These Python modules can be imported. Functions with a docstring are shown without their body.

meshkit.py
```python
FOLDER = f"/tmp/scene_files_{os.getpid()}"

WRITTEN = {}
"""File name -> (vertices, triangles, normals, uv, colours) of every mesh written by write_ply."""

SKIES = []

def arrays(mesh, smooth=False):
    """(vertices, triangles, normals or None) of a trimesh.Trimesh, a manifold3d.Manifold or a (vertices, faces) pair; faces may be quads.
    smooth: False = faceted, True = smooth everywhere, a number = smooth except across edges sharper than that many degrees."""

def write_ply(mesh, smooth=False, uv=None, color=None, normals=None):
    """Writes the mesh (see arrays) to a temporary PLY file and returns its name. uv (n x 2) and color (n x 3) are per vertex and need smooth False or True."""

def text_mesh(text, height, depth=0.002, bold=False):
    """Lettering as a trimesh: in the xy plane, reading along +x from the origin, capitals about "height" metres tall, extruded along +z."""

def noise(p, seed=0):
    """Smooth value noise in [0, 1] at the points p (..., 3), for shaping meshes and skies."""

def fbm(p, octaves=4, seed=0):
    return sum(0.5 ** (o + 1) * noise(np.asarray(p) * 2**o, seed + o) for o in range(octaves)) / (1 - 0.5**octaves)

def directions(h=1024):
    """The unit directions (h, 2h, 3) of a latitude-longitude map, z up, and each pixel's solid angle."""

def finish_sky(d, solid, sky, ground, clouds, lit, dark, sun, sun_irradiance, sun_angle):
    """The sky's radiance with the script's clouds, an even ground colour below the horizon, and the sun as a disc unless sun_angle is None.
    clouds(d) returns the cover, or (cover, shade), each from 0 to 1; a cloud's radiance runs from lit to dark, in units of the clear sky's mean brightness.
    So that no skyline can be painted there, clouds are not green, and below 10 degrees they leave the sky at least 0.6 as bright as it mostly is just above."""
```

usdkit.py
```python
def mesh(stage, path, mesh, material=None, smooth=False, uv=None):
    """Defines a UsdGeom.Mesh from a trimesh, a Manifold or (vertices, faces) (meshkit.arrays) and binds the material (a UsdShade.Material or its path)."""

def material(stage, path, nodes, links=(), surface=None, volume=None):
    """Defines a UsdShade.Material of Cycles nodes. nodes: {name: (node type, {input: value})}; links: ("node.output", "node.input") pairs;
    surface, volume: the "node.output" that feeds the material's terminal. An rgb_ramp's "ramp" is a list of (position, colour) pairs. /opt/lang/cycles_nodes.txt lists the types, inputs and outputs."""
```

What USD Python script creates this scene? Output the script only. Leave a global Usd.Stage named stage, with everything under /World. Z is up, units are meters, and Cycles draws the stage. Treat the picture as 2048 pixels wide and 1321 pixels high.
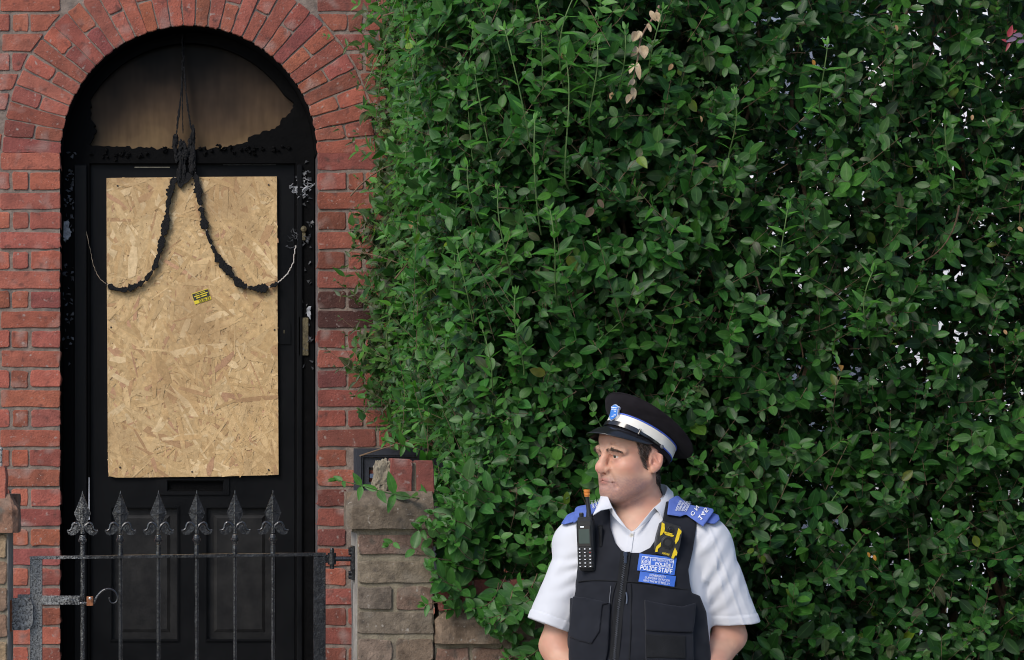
import math, random
import numpy as np
import trimesh, manifold3d, shapely
from shapely.geometry import Polygon, LineString, box as sbox, Point
from shapely import affinity
from scipy import ndimage
import usdkit, meshkit
from meshkit import fbm, noise, text_mesh
from pxr import Usd, UsdGeom, UsdLux, UsdShade, Gf, Sdf, Vt

random.seed(7)
RNG = np.random.default_rng(7)
stage = Usd.Stage.CreateInMemory()
UsdGeom.SetStageUpAxis(stage, "Z")
UsdGeom.Xform.Define(stage, "/World")
UsdGeom.Scope.Define(stage, "/World/Looks")

# ---------------------------------------------------------------- camera, sky, sun
F, DW, ZC, VX, VY = 4699.0, 8.9, 1.65, 350.0, 900.0      # focal length in photo pixels, metres to the house front, eye height, vanishing point
cam = UsdGeom.Camera.Define(stage, "/World/camera")
cam.AddTranslateOp().Set(Gf.Vec3d(0, -DW, ZC)); cam.AddRotateXOp().Set(90.0)
cam.CreateHorizontalApertureAttr(36.0); cam.CreateVerticalApertureAttr(36.0 * 660 / 1024)
cam.CreateFocalLengthAttr(36.0 * F / 2048)
cam.CreateHorizontalApertureOffsetAttr((1024 - VX) / 2048 * 36.0)
cam.CreateVerticalApertureOffsetAttr((VY - 660.5) / 2048 * 36.0)
cam.CreateClippingRangeAttr(Gf.Vec2f(0.1, 3000))
cam.CreateExposureAttr(1.05)
SUN = np.array([-0.62, -0.62, 0.80]); SUN /= np.linalg.norm(SUN)
dome = UsdLux.DomeLight.Define(stage, "/World/sky")
sky = usdkit.material(stage, "/World/Looks/sky_air", {
    "s": ("sky_texture", {"sky_type": "single_scattering", "sun_disc": False, "sun_elevation": math.asin(SUN[2]), "sun_rotation": math.atan2(SUN[0], SUN[1]), "aerosol_density": 1.6}),
    "b": ("background_shader", {"strength": 0.11})}, [("s.color", "b.color")], surface="b.background")
UsdShade.MaterialBindingAPI.Apply(dome.GetPrim()).Bind(sky)
dome.GetPrim().SetCustomDataByKey("kind", "structure")
sun = UsdLux.DistantLight.Define(stage, "/World/sun")
sun.CreateNormalizeAttr(True); sun.CreateIntensityAttr(0.30); sun.CreateAngleAttr(24.0); sun.CreateColorAttr(Gf.Vec3f(1, .95, .88))
_z = Gf.Vec3d(*map(float, SUN))
_q = Gf.Rotation(Gf.Vec3d(0, 0, 1), _z)
sun.AddTransformOp().Set(Gf.Matrix4d().SetRotate(_q))

# ---------------------------------------------------------------- helpers
def P(px, py, y):
    """A photo pixel as a point at depth y (y = 0 is the house front)."""
    k = (DW + y) / F
    return np.array([(px - VX) * k, y, ZC + (VY - py) * k])
def PX(px, y): return (px - VX) * (DW + y) / F
def PZ(py, y): return ZC + (VY - py) * (DW + y) / F

USED, BASE = {}, {}
def path_for(parent, name):
    pp = parent if isinstance(parent, str) else str(parent.GetPath())
    n = USED.get((pp, name), 0); USED[(pp, name)] = n + 1
    return f"{pp}/{name}" + (f"_{n:03d}" if n else "")
def tag(prim, label=None, cat=None, group=None, kind=None):
    p = prim if isinstance(prim, Usd.Prim) else prim.GetPrim()
    for k, v in (("label", label), ("category", cat), ("group", group), ("kind", kind)):
        if v: p.SetCustomDataByKey(k, v)
    return p
def thing(name, base, label, cat, group=None, kind=None):
    pth = path_for("/World", name)
    x = UsdGeom.Xform.Define(stage, pth); x.AddTranslateOp().Set(Gf.Vec3d(*map(float, base)))
    BASE[pth] = np.array(base, float)
    return tag(x, label, cat, group, kind)
def obj(name, mesh, mat, parent=None, smooth=False, tone=None, uv=None, label=None, kind=None):
    """One Mesh prim, given in world coordinates, under its parent (or top level). tone: one colour or one per vertex."""
    pth = path_for(parent if parent is not None else "/World", name)
    top = "/".join(pth.split("/")[:3])
    v, f, n = meshkit.arrays(mesh, smooth)
    off = BASE.get(top, np.zeros(3)) if parent is not None else np.zeros(3)
    m = UsdGeom.Mesh.Define(stage, pth)
    m.CreatePointsAttr(Vt.Vec3fArray.FromNumpy((v - off).astype(np.float32)))
    m.CreateFaceVertexCountsAttr(Vt.IntArray.FromNumpy(np.full(len(f), 3, np.int32)))
    m.CreateFaceVertexIndicesAttr(Vt.IntArray.FromNumpy(f.astype(np.int32).ravel()))
    m.CreateSubdivisionSchemeAttr("none")
    if n is not None:
        m.CreateNormalsAttr(Vt.Vec3fArray.FromNumpy(n.astype(np.float32))); m.SetNormalsInterpolation("vertex")
    api = UsdGeom.PrimvarsAPI(m)
    if uv is not None:
        api.CreatePrimvar("st", Sdf.ValueTypeNames.TexCoord2fArray, "vertex").Set(Vt.Vec2fArray.FromNumpy(np.asarray(uv, np.float32)))
    if tone is not None:
        t = np.asarray(tone, np.float32)
        if t.ndim == 1: t = np.tile(t, (len(v), 1))
        api.CreatePrimvar("tone", Sdf.ValueTypeNames.Color3fArray, "vertex").Set(Vt.Vec3fArray.FromNumpy(t))
    UsdShade.MaterialBindingAPI.Apply(m.GetPrim()).Bind(mat)
    return tag(m, label, None, None, kind)

def join(ms):
    ms = [m for m in ms if m is not None and len(m.faces)]
    return trimesh.util.concatenate(ms) if len(ms) > 1 else ms[0]
def bx(x0, x1, y0, y1, z0, z1, r=0.0):
    """A box, its edges chamfered by r."""
    lo, hi = np.array([min(x0, x1), min(y0, y1), min(z0, z1)]), np.array([max(x0, x1), max(y0, y1), max(z0, z1)])
    if r <= 0:
        m = trimesh.creation.box(hi - lo); m.apply_translation((lo + hi) / 2); return m
    pts = []
    for s in np.ndindex(2, 2, 2):
        c = np.where(s, hi, lo); d = np.where(s, -1, 1) * r
        for a in range(3):
            q = c + d; q[a] = c[a]; pts.append(q)
    return trimesh.convex.convex_hull(np.array(pts))
def unit(a): return a / np.maximum(np.linalg.norm(a, axis=-1, keepdims=True), 1e-9)
def pack(V, Fc): k = V.shape[1]; return V.reshape(-1, 3), (Fc[None] + (np.arange(len(V)) * k)[:, None, None]).reshape(-1, 3)
def hull(pts): return trimesh.convex.convex_hull(np.asarray(pts, float))
def tube(pts, r, n=8, cap=True):
    """A tube along a polyline; r is one radius or one per point."""
    pts = np.asarray(pts, float); k = len(pts); r = np.broadcast_to(np.asarray(r, float), (k,))
    t = np.gradient(pts, axis=0); t /= np.maximum(np.linalg.norm(t, axis=1, keepdims=True), 1e-9)
    up = np.array([0, 0, 1.0]) if abs(t[0, 2]) < .9 else np.array([1.0, 0, 0])
    a = np.linspace(0, 2 * np.pi, n, endpoint=False); V = []
    for i in range(k):
        u = np.cross(t[i], up); u /= max(np.linalg.norm(u), 1e-9); w = np.cross(u, t[i]); up = w
        V.append(pts[i] + r[i] * (np.cos(a)[:, None] * u + np.sin(a)[:, None] * w))
    V = np.vstack(V); Fc = []
    for i in range(k - 1):
        for j in range(n):
            p, q = i * n + j, i * n + (j + 1) % n
            Fc += [[p, q + n, q], [p, p + n, q + n]]
    if cap:
        V = np.vstack([V, pts[0], pts[-1]])
        for j in range(n):
            Fc += [[k * n, j, (j + 1) % n], [k * n + 1, (k - 1) * n + (j + 1) % n, (k - 1) * n + j]]
    m = trimesh.Trimesh(V, Fc, process=False)
    if m.volume < 0: m.invert()
    return m
def lathe(prof, c, axis="z", n=20):
    """prof: (radius, height) pairs turned round a vertical line through c."""
    m = trimesh.creation.revolve(np.array(prof, float), sections=n)
    if axis == "y": m.apply_transform(trimesh.transformations.rotation_matrix(np.pi / 2, [1, 0, 0]))
    if axis == "x": m.apply_transform(trimesh.transformations.rotation_matrix(np.pi / 2, [0, 1, 0]))
    m.apply_translation(c); return m
def plate(poly, y0, y1):
    """A polygon in (x, z) as a solid between depths y0 and y1."""
    out = []
    for g in getattr(poly, "geoms", [poly]):
        if g.is_empty or g.area < 1e-9: continue
        m = trimesh.creation.extrude_polygon(g, abs(y1 - y0), engine="earcut")
        v = m.vertices.copy()
        m.vertices = np.stack([v[:, 0], max(y0, y1) - v[:, 2], v[:, 1]], 1)
        if m.volume < 0: m.invert()
        out.append(m)
    return join(out)
def ppoly(pts, y): return Polygon([(PX(a, y), PZ(b, y)) for a, b in pts])

# ---------------------------------------------------------------- materials
def mat(name, c0, c1=None, scale=12.0, rough=0.6, bump=0.0, bscale=150.0, metallic=0.0, spec=0.5, tone=False, detail=4.0, sheen=0.0, coat=0.0, stretch=None, bdist=0.004, rough2=None, extra=None):
    c1 = c1 or c0
    nodes = {"g": ("geometry", {}), "n": ("noise_texture", {"scale": scale, "detail": detail, "roughness": 0.6}),
             "r": ("rgb_ramp", {"ramp": [(0.3, c0), (0.7, c1)]}),
             "p": ("principled_bsdf", {"roughness": rough, "metallic": metallic, "specular_ior_level": spec, "sheen_weight": sheen, "coat_weight": coat})}
    links = [("n.fac", "r.fac")]
    if stretch:
        nodes["m"] = ("mapping", {"scale": stretch}); links += [("g.position", "m.vector"), ("m.vector", "n.vector")]
    else: links += [("g.position", "n.vector")]
    col = "r.color"
    if tone:
        nodes["a"] = ("attribute", {"attribute": "tone"}); nodes["x"] = ("mix_color", {"blend_type": "multiply", "fac": 1.0, "use_clamp": False})
        links += [("a.color", "x.a"), (col, "x.b")]; col = "x.result"
    if extra: col = extra(nodes, links, col)
    links.append((col, "p.base_color"))
    if rough2 is not None:
        nodes["rr"] = ("map_range", {"from_min": .35, "from_max": .65, "to_min": rough, "to_max": rough2, "clamp": True})
        links += [("n.fac", "rr.value"), ("rr.result", "p.roughness")]
    if bump:
        nodes["bn"] = ("noise_texture", {"scale": bscale, "detail": 3.0, "roughness": 0.6}); nodes["b"] = ("bump", {"strength": bump, "distance": bdist})
        links += [("g.position", "bn.vector"), ("bn.fac", "b.height"), ("b.normal", "p.normal")]
    return usdkit.material(stage, "/World/Looks/" + name, nodes, links, surface="p.BSDF")
def specks(color, scale, lo, hi):
    """Small spots of another colour over what is there."""
    def f(nodes, links, col):
        k = "sp%d" % len(nodes)
        nodes[k] = ("noise_texture", {"scale": scale, "detail": 1.0}); nodes[k + "r"] = ("map_range", {"from_min": lo, "from_max": hi, "clamp": True})
        nodes[k + "m"] = ("mix_color", {"b": color, "use_clamp": False})
        links += [("g.position", k + ".vector"), (k + ".fac", k + "r.value"), (k + "r.result", k + "m.fac"), (col, k + "m.a")]
        return k + "m.result"
    return f
def chain(*fs):
    def f(nodes, links, col):
        for q in fs: col = q(nodes, links, col)
        return col
    return f

BRICK = mat("red_brick", (.75, .75, .76), (1.26, 1.24, 1.20), 17, .9, .8, 110, tone=True, spec=.2, extra=chain(
    specks((.10, .045, .038), 30, .60, .80), specks((.42, .33, .29), 190, .74, .80), specks((.29, .22, .195), 13, .58, .92), specks((.30, .25, .225), 48, .66, .82)))
MORTAR = mat("mortar", (.125, .096, .080), (.245, .195, .163), 26, .95, .9, 90, spec=.2, extra=specks((.10, .09, .085), 12, .56, .72))
STOCK = mat("stock_brick", (.50, .48, .45), (1.2, 1.17, 1.10), 26, .94, 1.0, 100, tone=True, spec=.2, extra=chain(
    specks((.075, .062, .05), 30, .60, .80), specks((.30, .27, .23), 70, .68, .82), specks((.24, .21, .17), 12, .58, .9)))
BEDMORTAR = mat("lime_mortar", (.15, .128, .09), (.25, .215, .155), 24, .95, .9, 110, spec=.2, extra=specks((.13, .11, .085), 18, .56, .72))
CHAR = mat("charred_paint", (.0012, .0012, .0014), (.0040, .0040, .0043), 30, .65, .35, 90, spec=.06, rough2=.85)
GLOSSBLACK = mat("black_door_paint", (.0022, .0024, .003), (.004, .0043, .005), 6, .38, .12, 60, spec=.11, rough2=.6)
SCORCH = mat("scorched_panel", (.003, .003, .0034), (.016, .0155, .015), 16, .5, .2, 80, spec=.22, detail=6)
# ---------------------------------------------------------------- ground
GROUNDM = mat("paving", (.16, .155, .15), (.27, .26, .245), 3, .9, .3, 60)
ASPHALT = mat("asphalt", (.045, .045, .047), (.065, .065, .066), 9, .9, .4, 120)
SOILM = mat("garden_soil", (.03, .022, .015), (.07, .05, .035), 9, .95, .8, 40)
tag(obj("ground", bx(-900, 900, -900, 900, -.6, -.15), ASPHALT), kind="structure")
tag(obj("pavement", bx(-40, 40, -6.2, -1.75, -.149, 0, .01), GROUNDM), kind="structure")
tag(obj("garden_path", bx(-.62, .52, -1.749, -.62, -.149, .10, .01), GROUNDM), kind="structure")
tag(obj("garden_soil", bx(.78, 12, -1.749, -.01, -.149, .12), SOILM), kind="structure")

# ---------------------------------------------------------------- the house front
S0 = 528.0
def HX(px): return (px - VX) / S0
def HZ(py): return ZC + (VY - py) / S0
JL, JR, SPR = HX(122), HX(634), HZ(308)
CX, RI = (JL + JR) / 2, (JR - JL) / 2
RO = RI + .222
DOORSTEP = HZ(1452)
house = thing("brick_house", (CX, 0, 0), "red brick terraced house front with a round arched, fire-blackened doorway", "house")

def opening(grow=0.0, bottom=0.0, n=48):
    a = np.linspace(0, np.pi, n)
    arc = np.stack([CX + (RI + grow) * np.cos(a), SPR + (RI + grow) * np.sin(a)], 1)
    return Polygon([(JR + grow, bottom), *arc, (JL - grow, bottom)])

WX0, WX1, WTOP = -1.35, 1.62, 4.5
wallp = sbox(WX0, -.1, WX1, WTOP).difference(opening(.004, DOORSTEP - .2))
wall = obj("wall", plate(wallp, .0035, .30), MORTAR, house)

def pillow(quad, rng, y0=-.001, depth=.02, jit=.0012, bev=.0022, nl=3, ns=1, proud=.0):
    """A hand-made brick: QUAD gives its four corners in (x, z), the outline wanders, the front edge is rounded by wear. Front at y0."""
    quad = np.asarray(quad, float); out = []
    c = quad.mean(0)
    for i in range(4):
        a, b = quad[i], quad[(i + 1) % 4]
        L = np.linalg.norm(b - a); k = nl if L > .11 else ns if L < .085 else 2
        d = (b - a) / max(L, 1e-6)
        cut = min(.006, L * .2) * rng.uniform(.4, 1.3)
        ts = np.concatenate([[cut / L], np.linspace(0, 1, k + 2)[1:-1], [1 - min(.006, L * .2) * rng.uniform(.4, 1.3) / L]])
        nrm = np.array([d[1], -d[0]])
        for t in ts: out.append(a + (b - a) * t + nrm * rng.normal(0, jit))
    o = np.array(out); n = len(o)
    inn = c + (o - c) * (1 - bev / np.maximum(np.linalg.norm(o - c, axis=1, keepdims=True), .02) * 1.25)
    yj = rng.normal(0, .0006, n); tilt = rng.normal(0, .007, 2)
    yf = y0 - proud + (inn - c) @ tilt
    back, mid, front = np.c_[o[:, 0], np.full(n, y0 + depth), o[:, 1]], np.c_[o[:, 0], y0 - proud + bev * .9 + yj, o[:, 1]], np.c_[inn[:, 0], yf + yj * .4, inn[:, 1]]
    V = np.vstack([back, mid, front, [[c[0], y0 - proud - .0006, c[1]]]]); Fc = []
    for j in range(n):
        k = (j + 1) % n
        for r in (0, 1): Fc += [[r * n + j, r * n + k, (r + 1) * n + k], [r * n + j, (r + 1) * n + k, (r + 1) * n + j]]
        Fc.append([2 * n + j, 2 * n + k, 3 * n])
    m = trimesh.Trimesh(V, Fc, process=False)
    if m.face_normals[2::5][:, 1].mean() > 0: m.invert()
    return m

BR = np.random.default_rng(21)
def brick_tone(rng, soot=0.0):
    base = np.array([[.275, .086, .058], [.305, .098, .060], [.26, .080, .058], [.225, .070, .056], [.29, .094, .064]])[rng.integers(5)]
    t = base * rng.uniform(.86, 1.14) * np.array([1, rng.uniform(.94, 1.08), rng.uniform(.92, 1.12)])
    return t * (1 - soot) + np.array([.030, .018, .018]) * soot

in_frame, beyond, beyond_tone = [], [], []
def lay(quad, soot=0.0, depth=.02, show=True):
    m = pillow(quad, BR, depth=depth, proud=BR.uniform(-.0015, .0015)); t = brick_tone(BR, soot)
    if show: in_frame.append((m, t))
    else: beyond.append(m); beyond_tone.append(np.tile(t, (len(m.vertices), 1)))

ROW = 39.6
def row_top(k): return 382 + ROW * k + 3.1
ring_clear = Point(CX, SPR).buffer(RO + .007, 64)
meter_px = sbox(HX(703), HZ(1185), HX(922), HZ(893))
for k in range(-26, 35):
    t, b = row_top(k), row_top(k + 1) - 6.2
    z1, z0 = HZ(t), HZ(b)
    rows = []
    if k % 2 == 0:
        x = 120.5
        for w in (118, 54, 118, 54, 118): rows.append((x - w - 1 + BR.normal(0, 1.5), x)); x -= w + 6.5
        x = 635.5
        for w in (116, 54, 118, 54, 118, 54): rows.append((x, x + w + BR.normal(0, 1.5))); x += w + 7
    else:
        x = 120.5
        for w in (57, 30, 60, 112, 54, 112): rows.append((x - w - 1.5 + BR.normal(0, 1.5), x)); x -= w + 7.5
        x = 635.5
        for w in (54, 27, 58, 112, 54, 112): rows.append((x, x + w + 1.5 + BR.normal(0, 1.5))); x += w + 7.5
    for a, c in rows:
        jam = abs(c - 120.5) < 1 or abs(a - 635.5) < 1
        a2, c2 = HX(a), HX(c)
        dz = BR.normal(0, .0012, 4)
        q = np.array([[a2, z0 + dz[0]], [c2, z0 + dz[1]], [c2, z1 + dz[2]], [a2, z1 + dz[3]]])
        poly = Polygon(q)
        above = z1 > SPR + .01
        if above:
            poly = poly.difference(ring_clear)
            if poly.is_empty or poly.area < .0011: continue
            if poly.geom_type != "Polygon": poly = max(poly.geoms, key=lambda g: g.area)
        if q[:, 0].max() > WX1 or q[:, 0].min() < WX0: continue
        if poly.intersects(meter_px): 
            poly = poly.difference(meter_px)
            if poly.is_empty or poly.area < .0015 or poly.geom_type != "Polygon": continue
        rem = poly.simplify(.006)
        if rem.area < .0009: continue
        qq = np.array(rem.exterior.coords)[:-1]
        soot = 0.0
        if a > 600 and a < 700 and 575 < t < 660: soot = .82
        elif a > 600 and a < 700: soot = float(BR.choice([0, .08, .2, .35]))
        elif t > 560 and BR.random() < .16: soot = .3
        if a > 600: soot = min(.9, soot + .20)
        show = -45 < t < 1330 and c > -10 and a < 860
        if len(qq) == 4 and not above: lay(q, soot, .115 if jam else .02, show)
        else:
            m = pillow_poly = None
            if len(qq) == 4: lay(qq, soot, .02, show)
            else:
                s = rem.buffer(-.003).buffer(.003, 2).simplify(.0012)
                if s.is_empty: continue
                s = s if s.geom_type == "Polygon" else max(s.geoms, key=lambda g: g.area)
                front = plate(s.buffer(-.0035), -.002, .0); body = plate(s, .0012, .02)
                m = join([front, body]); tn = brick_tone(BR, soot)
                if show: in_frame.append((m, tn))
                else: beyond.append(m); beyond_tone.append(np.tile(tn, (len(m.vertices), 1)))
# arch ring: a stretcher, then two headers, turn about
NV = 33
for i in range(NV):
    a0, a1 = np.pi * i / NV, np.pi * (i + 1) / NV
    g = .0028
    def ringquad(r0, r1, slack=0.0):
        out = []
        for r, a, s in ((r0, a0, 1), (r1, a0, 1), (r1, a1, -1), (r0, a1, -1)):
            aa = a + s * g / r + BR.normal(0, .002)
            out.append((CX + r * np.cos(aa), SPR + r * np.sin(aa)))
        return np.array(out)
    soot = float(BR.choice([0, 0, .1, .2, .3])) + (.10 if i < 16 else 0)
    showing = SPR + (RI + .02) * math.sin((a0 + a1) / 2) < HZ(-25)
    cutr = RI + .113 + BR.normal(0, .004)
    if i % 2 == 0: lay(ringquad(RI + .001, RO), soot, .115)
    else: lay(ringquad(RI + .001, cutr - .004), soot, .115); lay(ringquad(cutr + .004, RO), max(0, soot - .1), .02)
for m, t in in_frame: obj("brick", m, BRICK, str(wall.GetPath()), tone=t)
obj("brickwork", join(beyond), BRICK, str(wall.GetPath()), tone=np.vstack(beyond_tone), kind="stuff")
# mortar smeared down the right jamb
SOOTM = mat("sooty_render", (.030, .026, .028), (.15, .125, .125), 14, .85, .5, 70)
for side, x in ((1, JR), (-1, JL)):
    m = trimesh.creation.box([.004, .105, SPR - DOORSTEP + .15]).subdivide().subdivide().subdivide()
    v = m.vertices; v[:, 0] += (fbm(v * 14 + 3) - .5) * .006
    m.apply_translation([x + side * .0035, .063, (SPR + DOORSTEP - .15) / 2])
    obj("jamb_render", m, SOOTM if side > 0 else CHAR, str(wall.GetPath()))
# sooty soffit of the arch
a = np.linspace(0.0, np.pi, 60); o_, i_ = [], []
soff = [(CX + (RI + .001) * np.cos(t), SPR + (RI + .001) * np.sin(t)) for t in a]; sin_ = [(CX + (RI - .003) * np.cos(t), SPR + (RI - .003) * np.sin(t)) for t in a[::-1]]
obj("soffit", plate(Polygon(soff + sin_), .016, .16), CHAR, str(wall.GetPath()))

# the rest of the front, behind the hedge: a white painted bay with a wide window
WHITEP = mat("white_masonry_paint", (.72, .72, .71), (.82, .82, .81), 4, .8, .3, 90)
NET = mat("net_curtain", (.74, .76, .80), (.84, .85, .88), 5, .9)
GLASS = usdkit.material(stage, "/World/Looks/window_glass", {"t": ("transparent_bsdf", {}), "g": ("glossy_bsdf", {"roughness": .02}), "f": ("fresnel", {"IOR": 1.5}), "m": ("mix_closure", {})},
    [("f.fac", "m.fac"), ("t.BSDF", "m.closure1"), ("g.BSDF", "m.closure2")], surface="m.closure")
FLANK = mat("flank_brick", (.16, .075, .055), (.24, .11, .08), 14, .9, .5, 90)
obj("flank_wall", bx(1.40, 1.619, .301, 9, 0, WTOP), FLANK, house)
# a pale rendered house set back beyond the hedge: only glints of it show between the leaves
far = thing("rendered_house", (6, 5, 0), "pale rendered house set back behind the hedge, glimpsed only through its gaps", "house")
fw = sbox(1.62, -.1, 14, 5.2); wn = [sbox(x, z, x + 1.2, z + 1.7) for x in (3.0, 6.0, 9.0) for z in (.9, 3.2)]
for w_ in wn: fw = fw.difference(w_)
obj("wall", plate(fw, 5.0, 5.3), WHITEP, far)
for w_ in wn:
    fr = obj("window", plate(w_.buffer(-.003, join_style=2).difference(w_.buffer(-.09, join_style=2)), 5.08, 5.15), WHITEP, far)
    x0, z0, x1, z1 = w_.bounds; obj("pane", bx(x0 + .085, x1 - .085, 5.11, 5.116, z0 + .085, z1 - .085), GLASS, str(fr.GetPath()))
    obj("net_curtain", bx(x0 + .01, x1 - .01, 5.2, 5.21, z0 + .01, z1 - .01), NET, str(fr.GetPath()))

# ---------------------------------------------------------------- the burnt door set
YF = .115
def jag(pts, step=.012, amp=.004, seed=0, closed=False):
    """Breaks up a line of photo-placed points with a ragged edge."""
    ls = LineString(pts); n = max(3, int(ls.length / step)); r = np.random.default_rng(seed)
    q = np.array([ls.interpolate(t, normalized=True).coords[0] for t in np.linspace(0, 1, n)])
    q[1:-1] += r.normal(0, amp, (n - 2, 2)); return q
def HP(pts, y): return [(PX(a, y), PZ(b, y)) for a, b in pts]
fan_edge = HP([(588, 205), (583, 225), (566, 240), (560, 250), (520, 267), (497, 274), (494, 284), (480, 290), (440, 297), (345, 299), (250, 294), (178, 291), (186, 276), (193, 262), (189, 247), (181, 235), (181, 190)], YF)
fan_line = jag(fan_edge, .010, .0028, 4)
arcpts = [(CX + (RI - .045) * math.cos(t), SPR + (RI - .045) * math.sin(t)) for t in np.linspace(math.radians(150), math.radians(33), 30)]
fan_hole = Polygon([*fan_line, *arcpts]).buffer(0)
dx0, dx1, dz1 = PX(179, YF), PX(591, YF), PZ(327, YF)
framep = opening(-.004, DOORSTEP).difference(fan_hole).difference(sbox(dx0, DOORSTEP - 1, dx1, dz1))
frame = obj("door_frame", plate(framep, YF, YF + .07), CHAR, house)
for px0, px1, a, b in ((126, 178, 0, 0), (592, 629, 0, 0)):   # raised inner edge of the jambs
    obj("jamb_bead", bx(PX(px0 + 22 if px0 < 300 else px0 + 2, YF), PX(px1 - 4 if px0 < 300 else px1 - 24, YF), YF - .012, YF + .002, DOORSTEP, PZ(330, YF), .004), GLOSSBLACK, str(frame.GetPath()))
# blistered paint and char scales on frame
CR = np.random.default_rng(3); scales = []
for _ in range(150):
    side = CR.random() < .55
    px = CR.uniform(128, 150) if side else CR.uniform(594, 626)
    py = CR.choice([CR.uniform(340, 480), CR.uniform(480, 740), CR.uniform(300, 700)])
    q = P(px, py, YF - .004); n = CR.integers(4, 7)
    ang = np.sort(CR.uniform(0, 2 * np.pi, n)); rr = CR.uniform(.003, .011, n)
    top = np.c_[rr * np.cos(ang), CR.uniform(-.006, .002, n), rr * np.sin(ang)]
    scales.append(hull(np.vstack([top, top * .8 + [0, .006, 0]]) + q))
ASH = mat("ash_scale", (.008, .008, .009), (.055, .058, .064), 70, .55, .4, 120, detail=2)
obj("blistered_paint", join(scales), ASH, str(frame.GetPath()), kind="stuff")
# char crumbs along the transom
crumbs = []
for _ in range(60):
    px = CR.uniform(182, 585); q = P(px, 296 + (12 if px < 300 else 0) + CR.normal(4, 4), YF - .003)
    s = trimesh.creation.icosphere(1, 1.0); s.vertices *= CR.uniform(.003, .009, 3); s.vertices += CR.normal(0, .0015, s.vertices.shape); s.apply_translation(q); crumbs.append(s)
obj("char_crumbs", join(crumbs), CHAR, str(frame.GetPath()), kind="stuff")
obj("added_dark_sheet", bx(JL - .2, JR + .2, .31, .32, 0, SPR + RI + .2), CHAR, house)  # added dark sheet behind the door, stops light leaking through the gaps
# fanlight: heat-browned, sooted glass
SOOTGLASS = usdkit.material(stage, "/World/Looks/sooted_glass", {
    "g": ("geometry", {}), "s": ("separate_xyz", {}), "n": ("noise_texture", {"scale": 5.0, "detail": 5.0}), "n2": ("noise_texture", {"scale": 40.0, "detail": 4.0}), "mp": ("mapping", {"scale": (1, 1, .18)}),
    "a": ("math", {"math_type": "multiply_add", "value2": .30, "value3": -.15}), "z": ("math", {"math_type": "add"}),
    "mr": ("map_range", {"from_min": PZ(300, .15), "from_max": PZ(75, .15)}),
    "r": ("rgb_ramp", {"ramp": [(0, (.140, .092, .048)), (.10, (.098, .063, .035)), (.35, (.056, .037, .024)), (.60, (.025, .018, .0135)), (.82, (.009, .008, .007)), (1, (.004, .004, .004))]}),
    "v": ("map_range", {"from_min": .3, "from_max": .75, "to_min": .85, "to_max": 1.2}), "x": ("mix_color", {"blend_type": "multiply", "fac": 1.0, "use_clamp": False}), "c": ("combine_color", {}),
    "p": ("principled_bsdf", {"roughness": .5, "specular_ior_level": .07})},
    [("g.position", "s.vector"), ("g.position", "n.vector"), ("g.position", "mp.vector"), ("mp.vector", "n2.vector"), ("n.fac", "a.value1"), ("s.z", "z.value1"), ("a.value", "z.value2"), ("z.value", "mr.value"), ("mr.result", "r.fac"),
     ("n2.fac", "v.value"), ("v.result", "c.r"), ("v.result", "c.g"), ("v.result", "c.b"), ("r.color", "x.a"), ("c.color", "x.b"), ("x.result", "p.base_color")], surface="p.BSDF")
pane = obj("fanlight_pane", plate(opening(-.02, PZ(320, .15)), .150, .156), SOOTGLASS, house)
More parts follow.
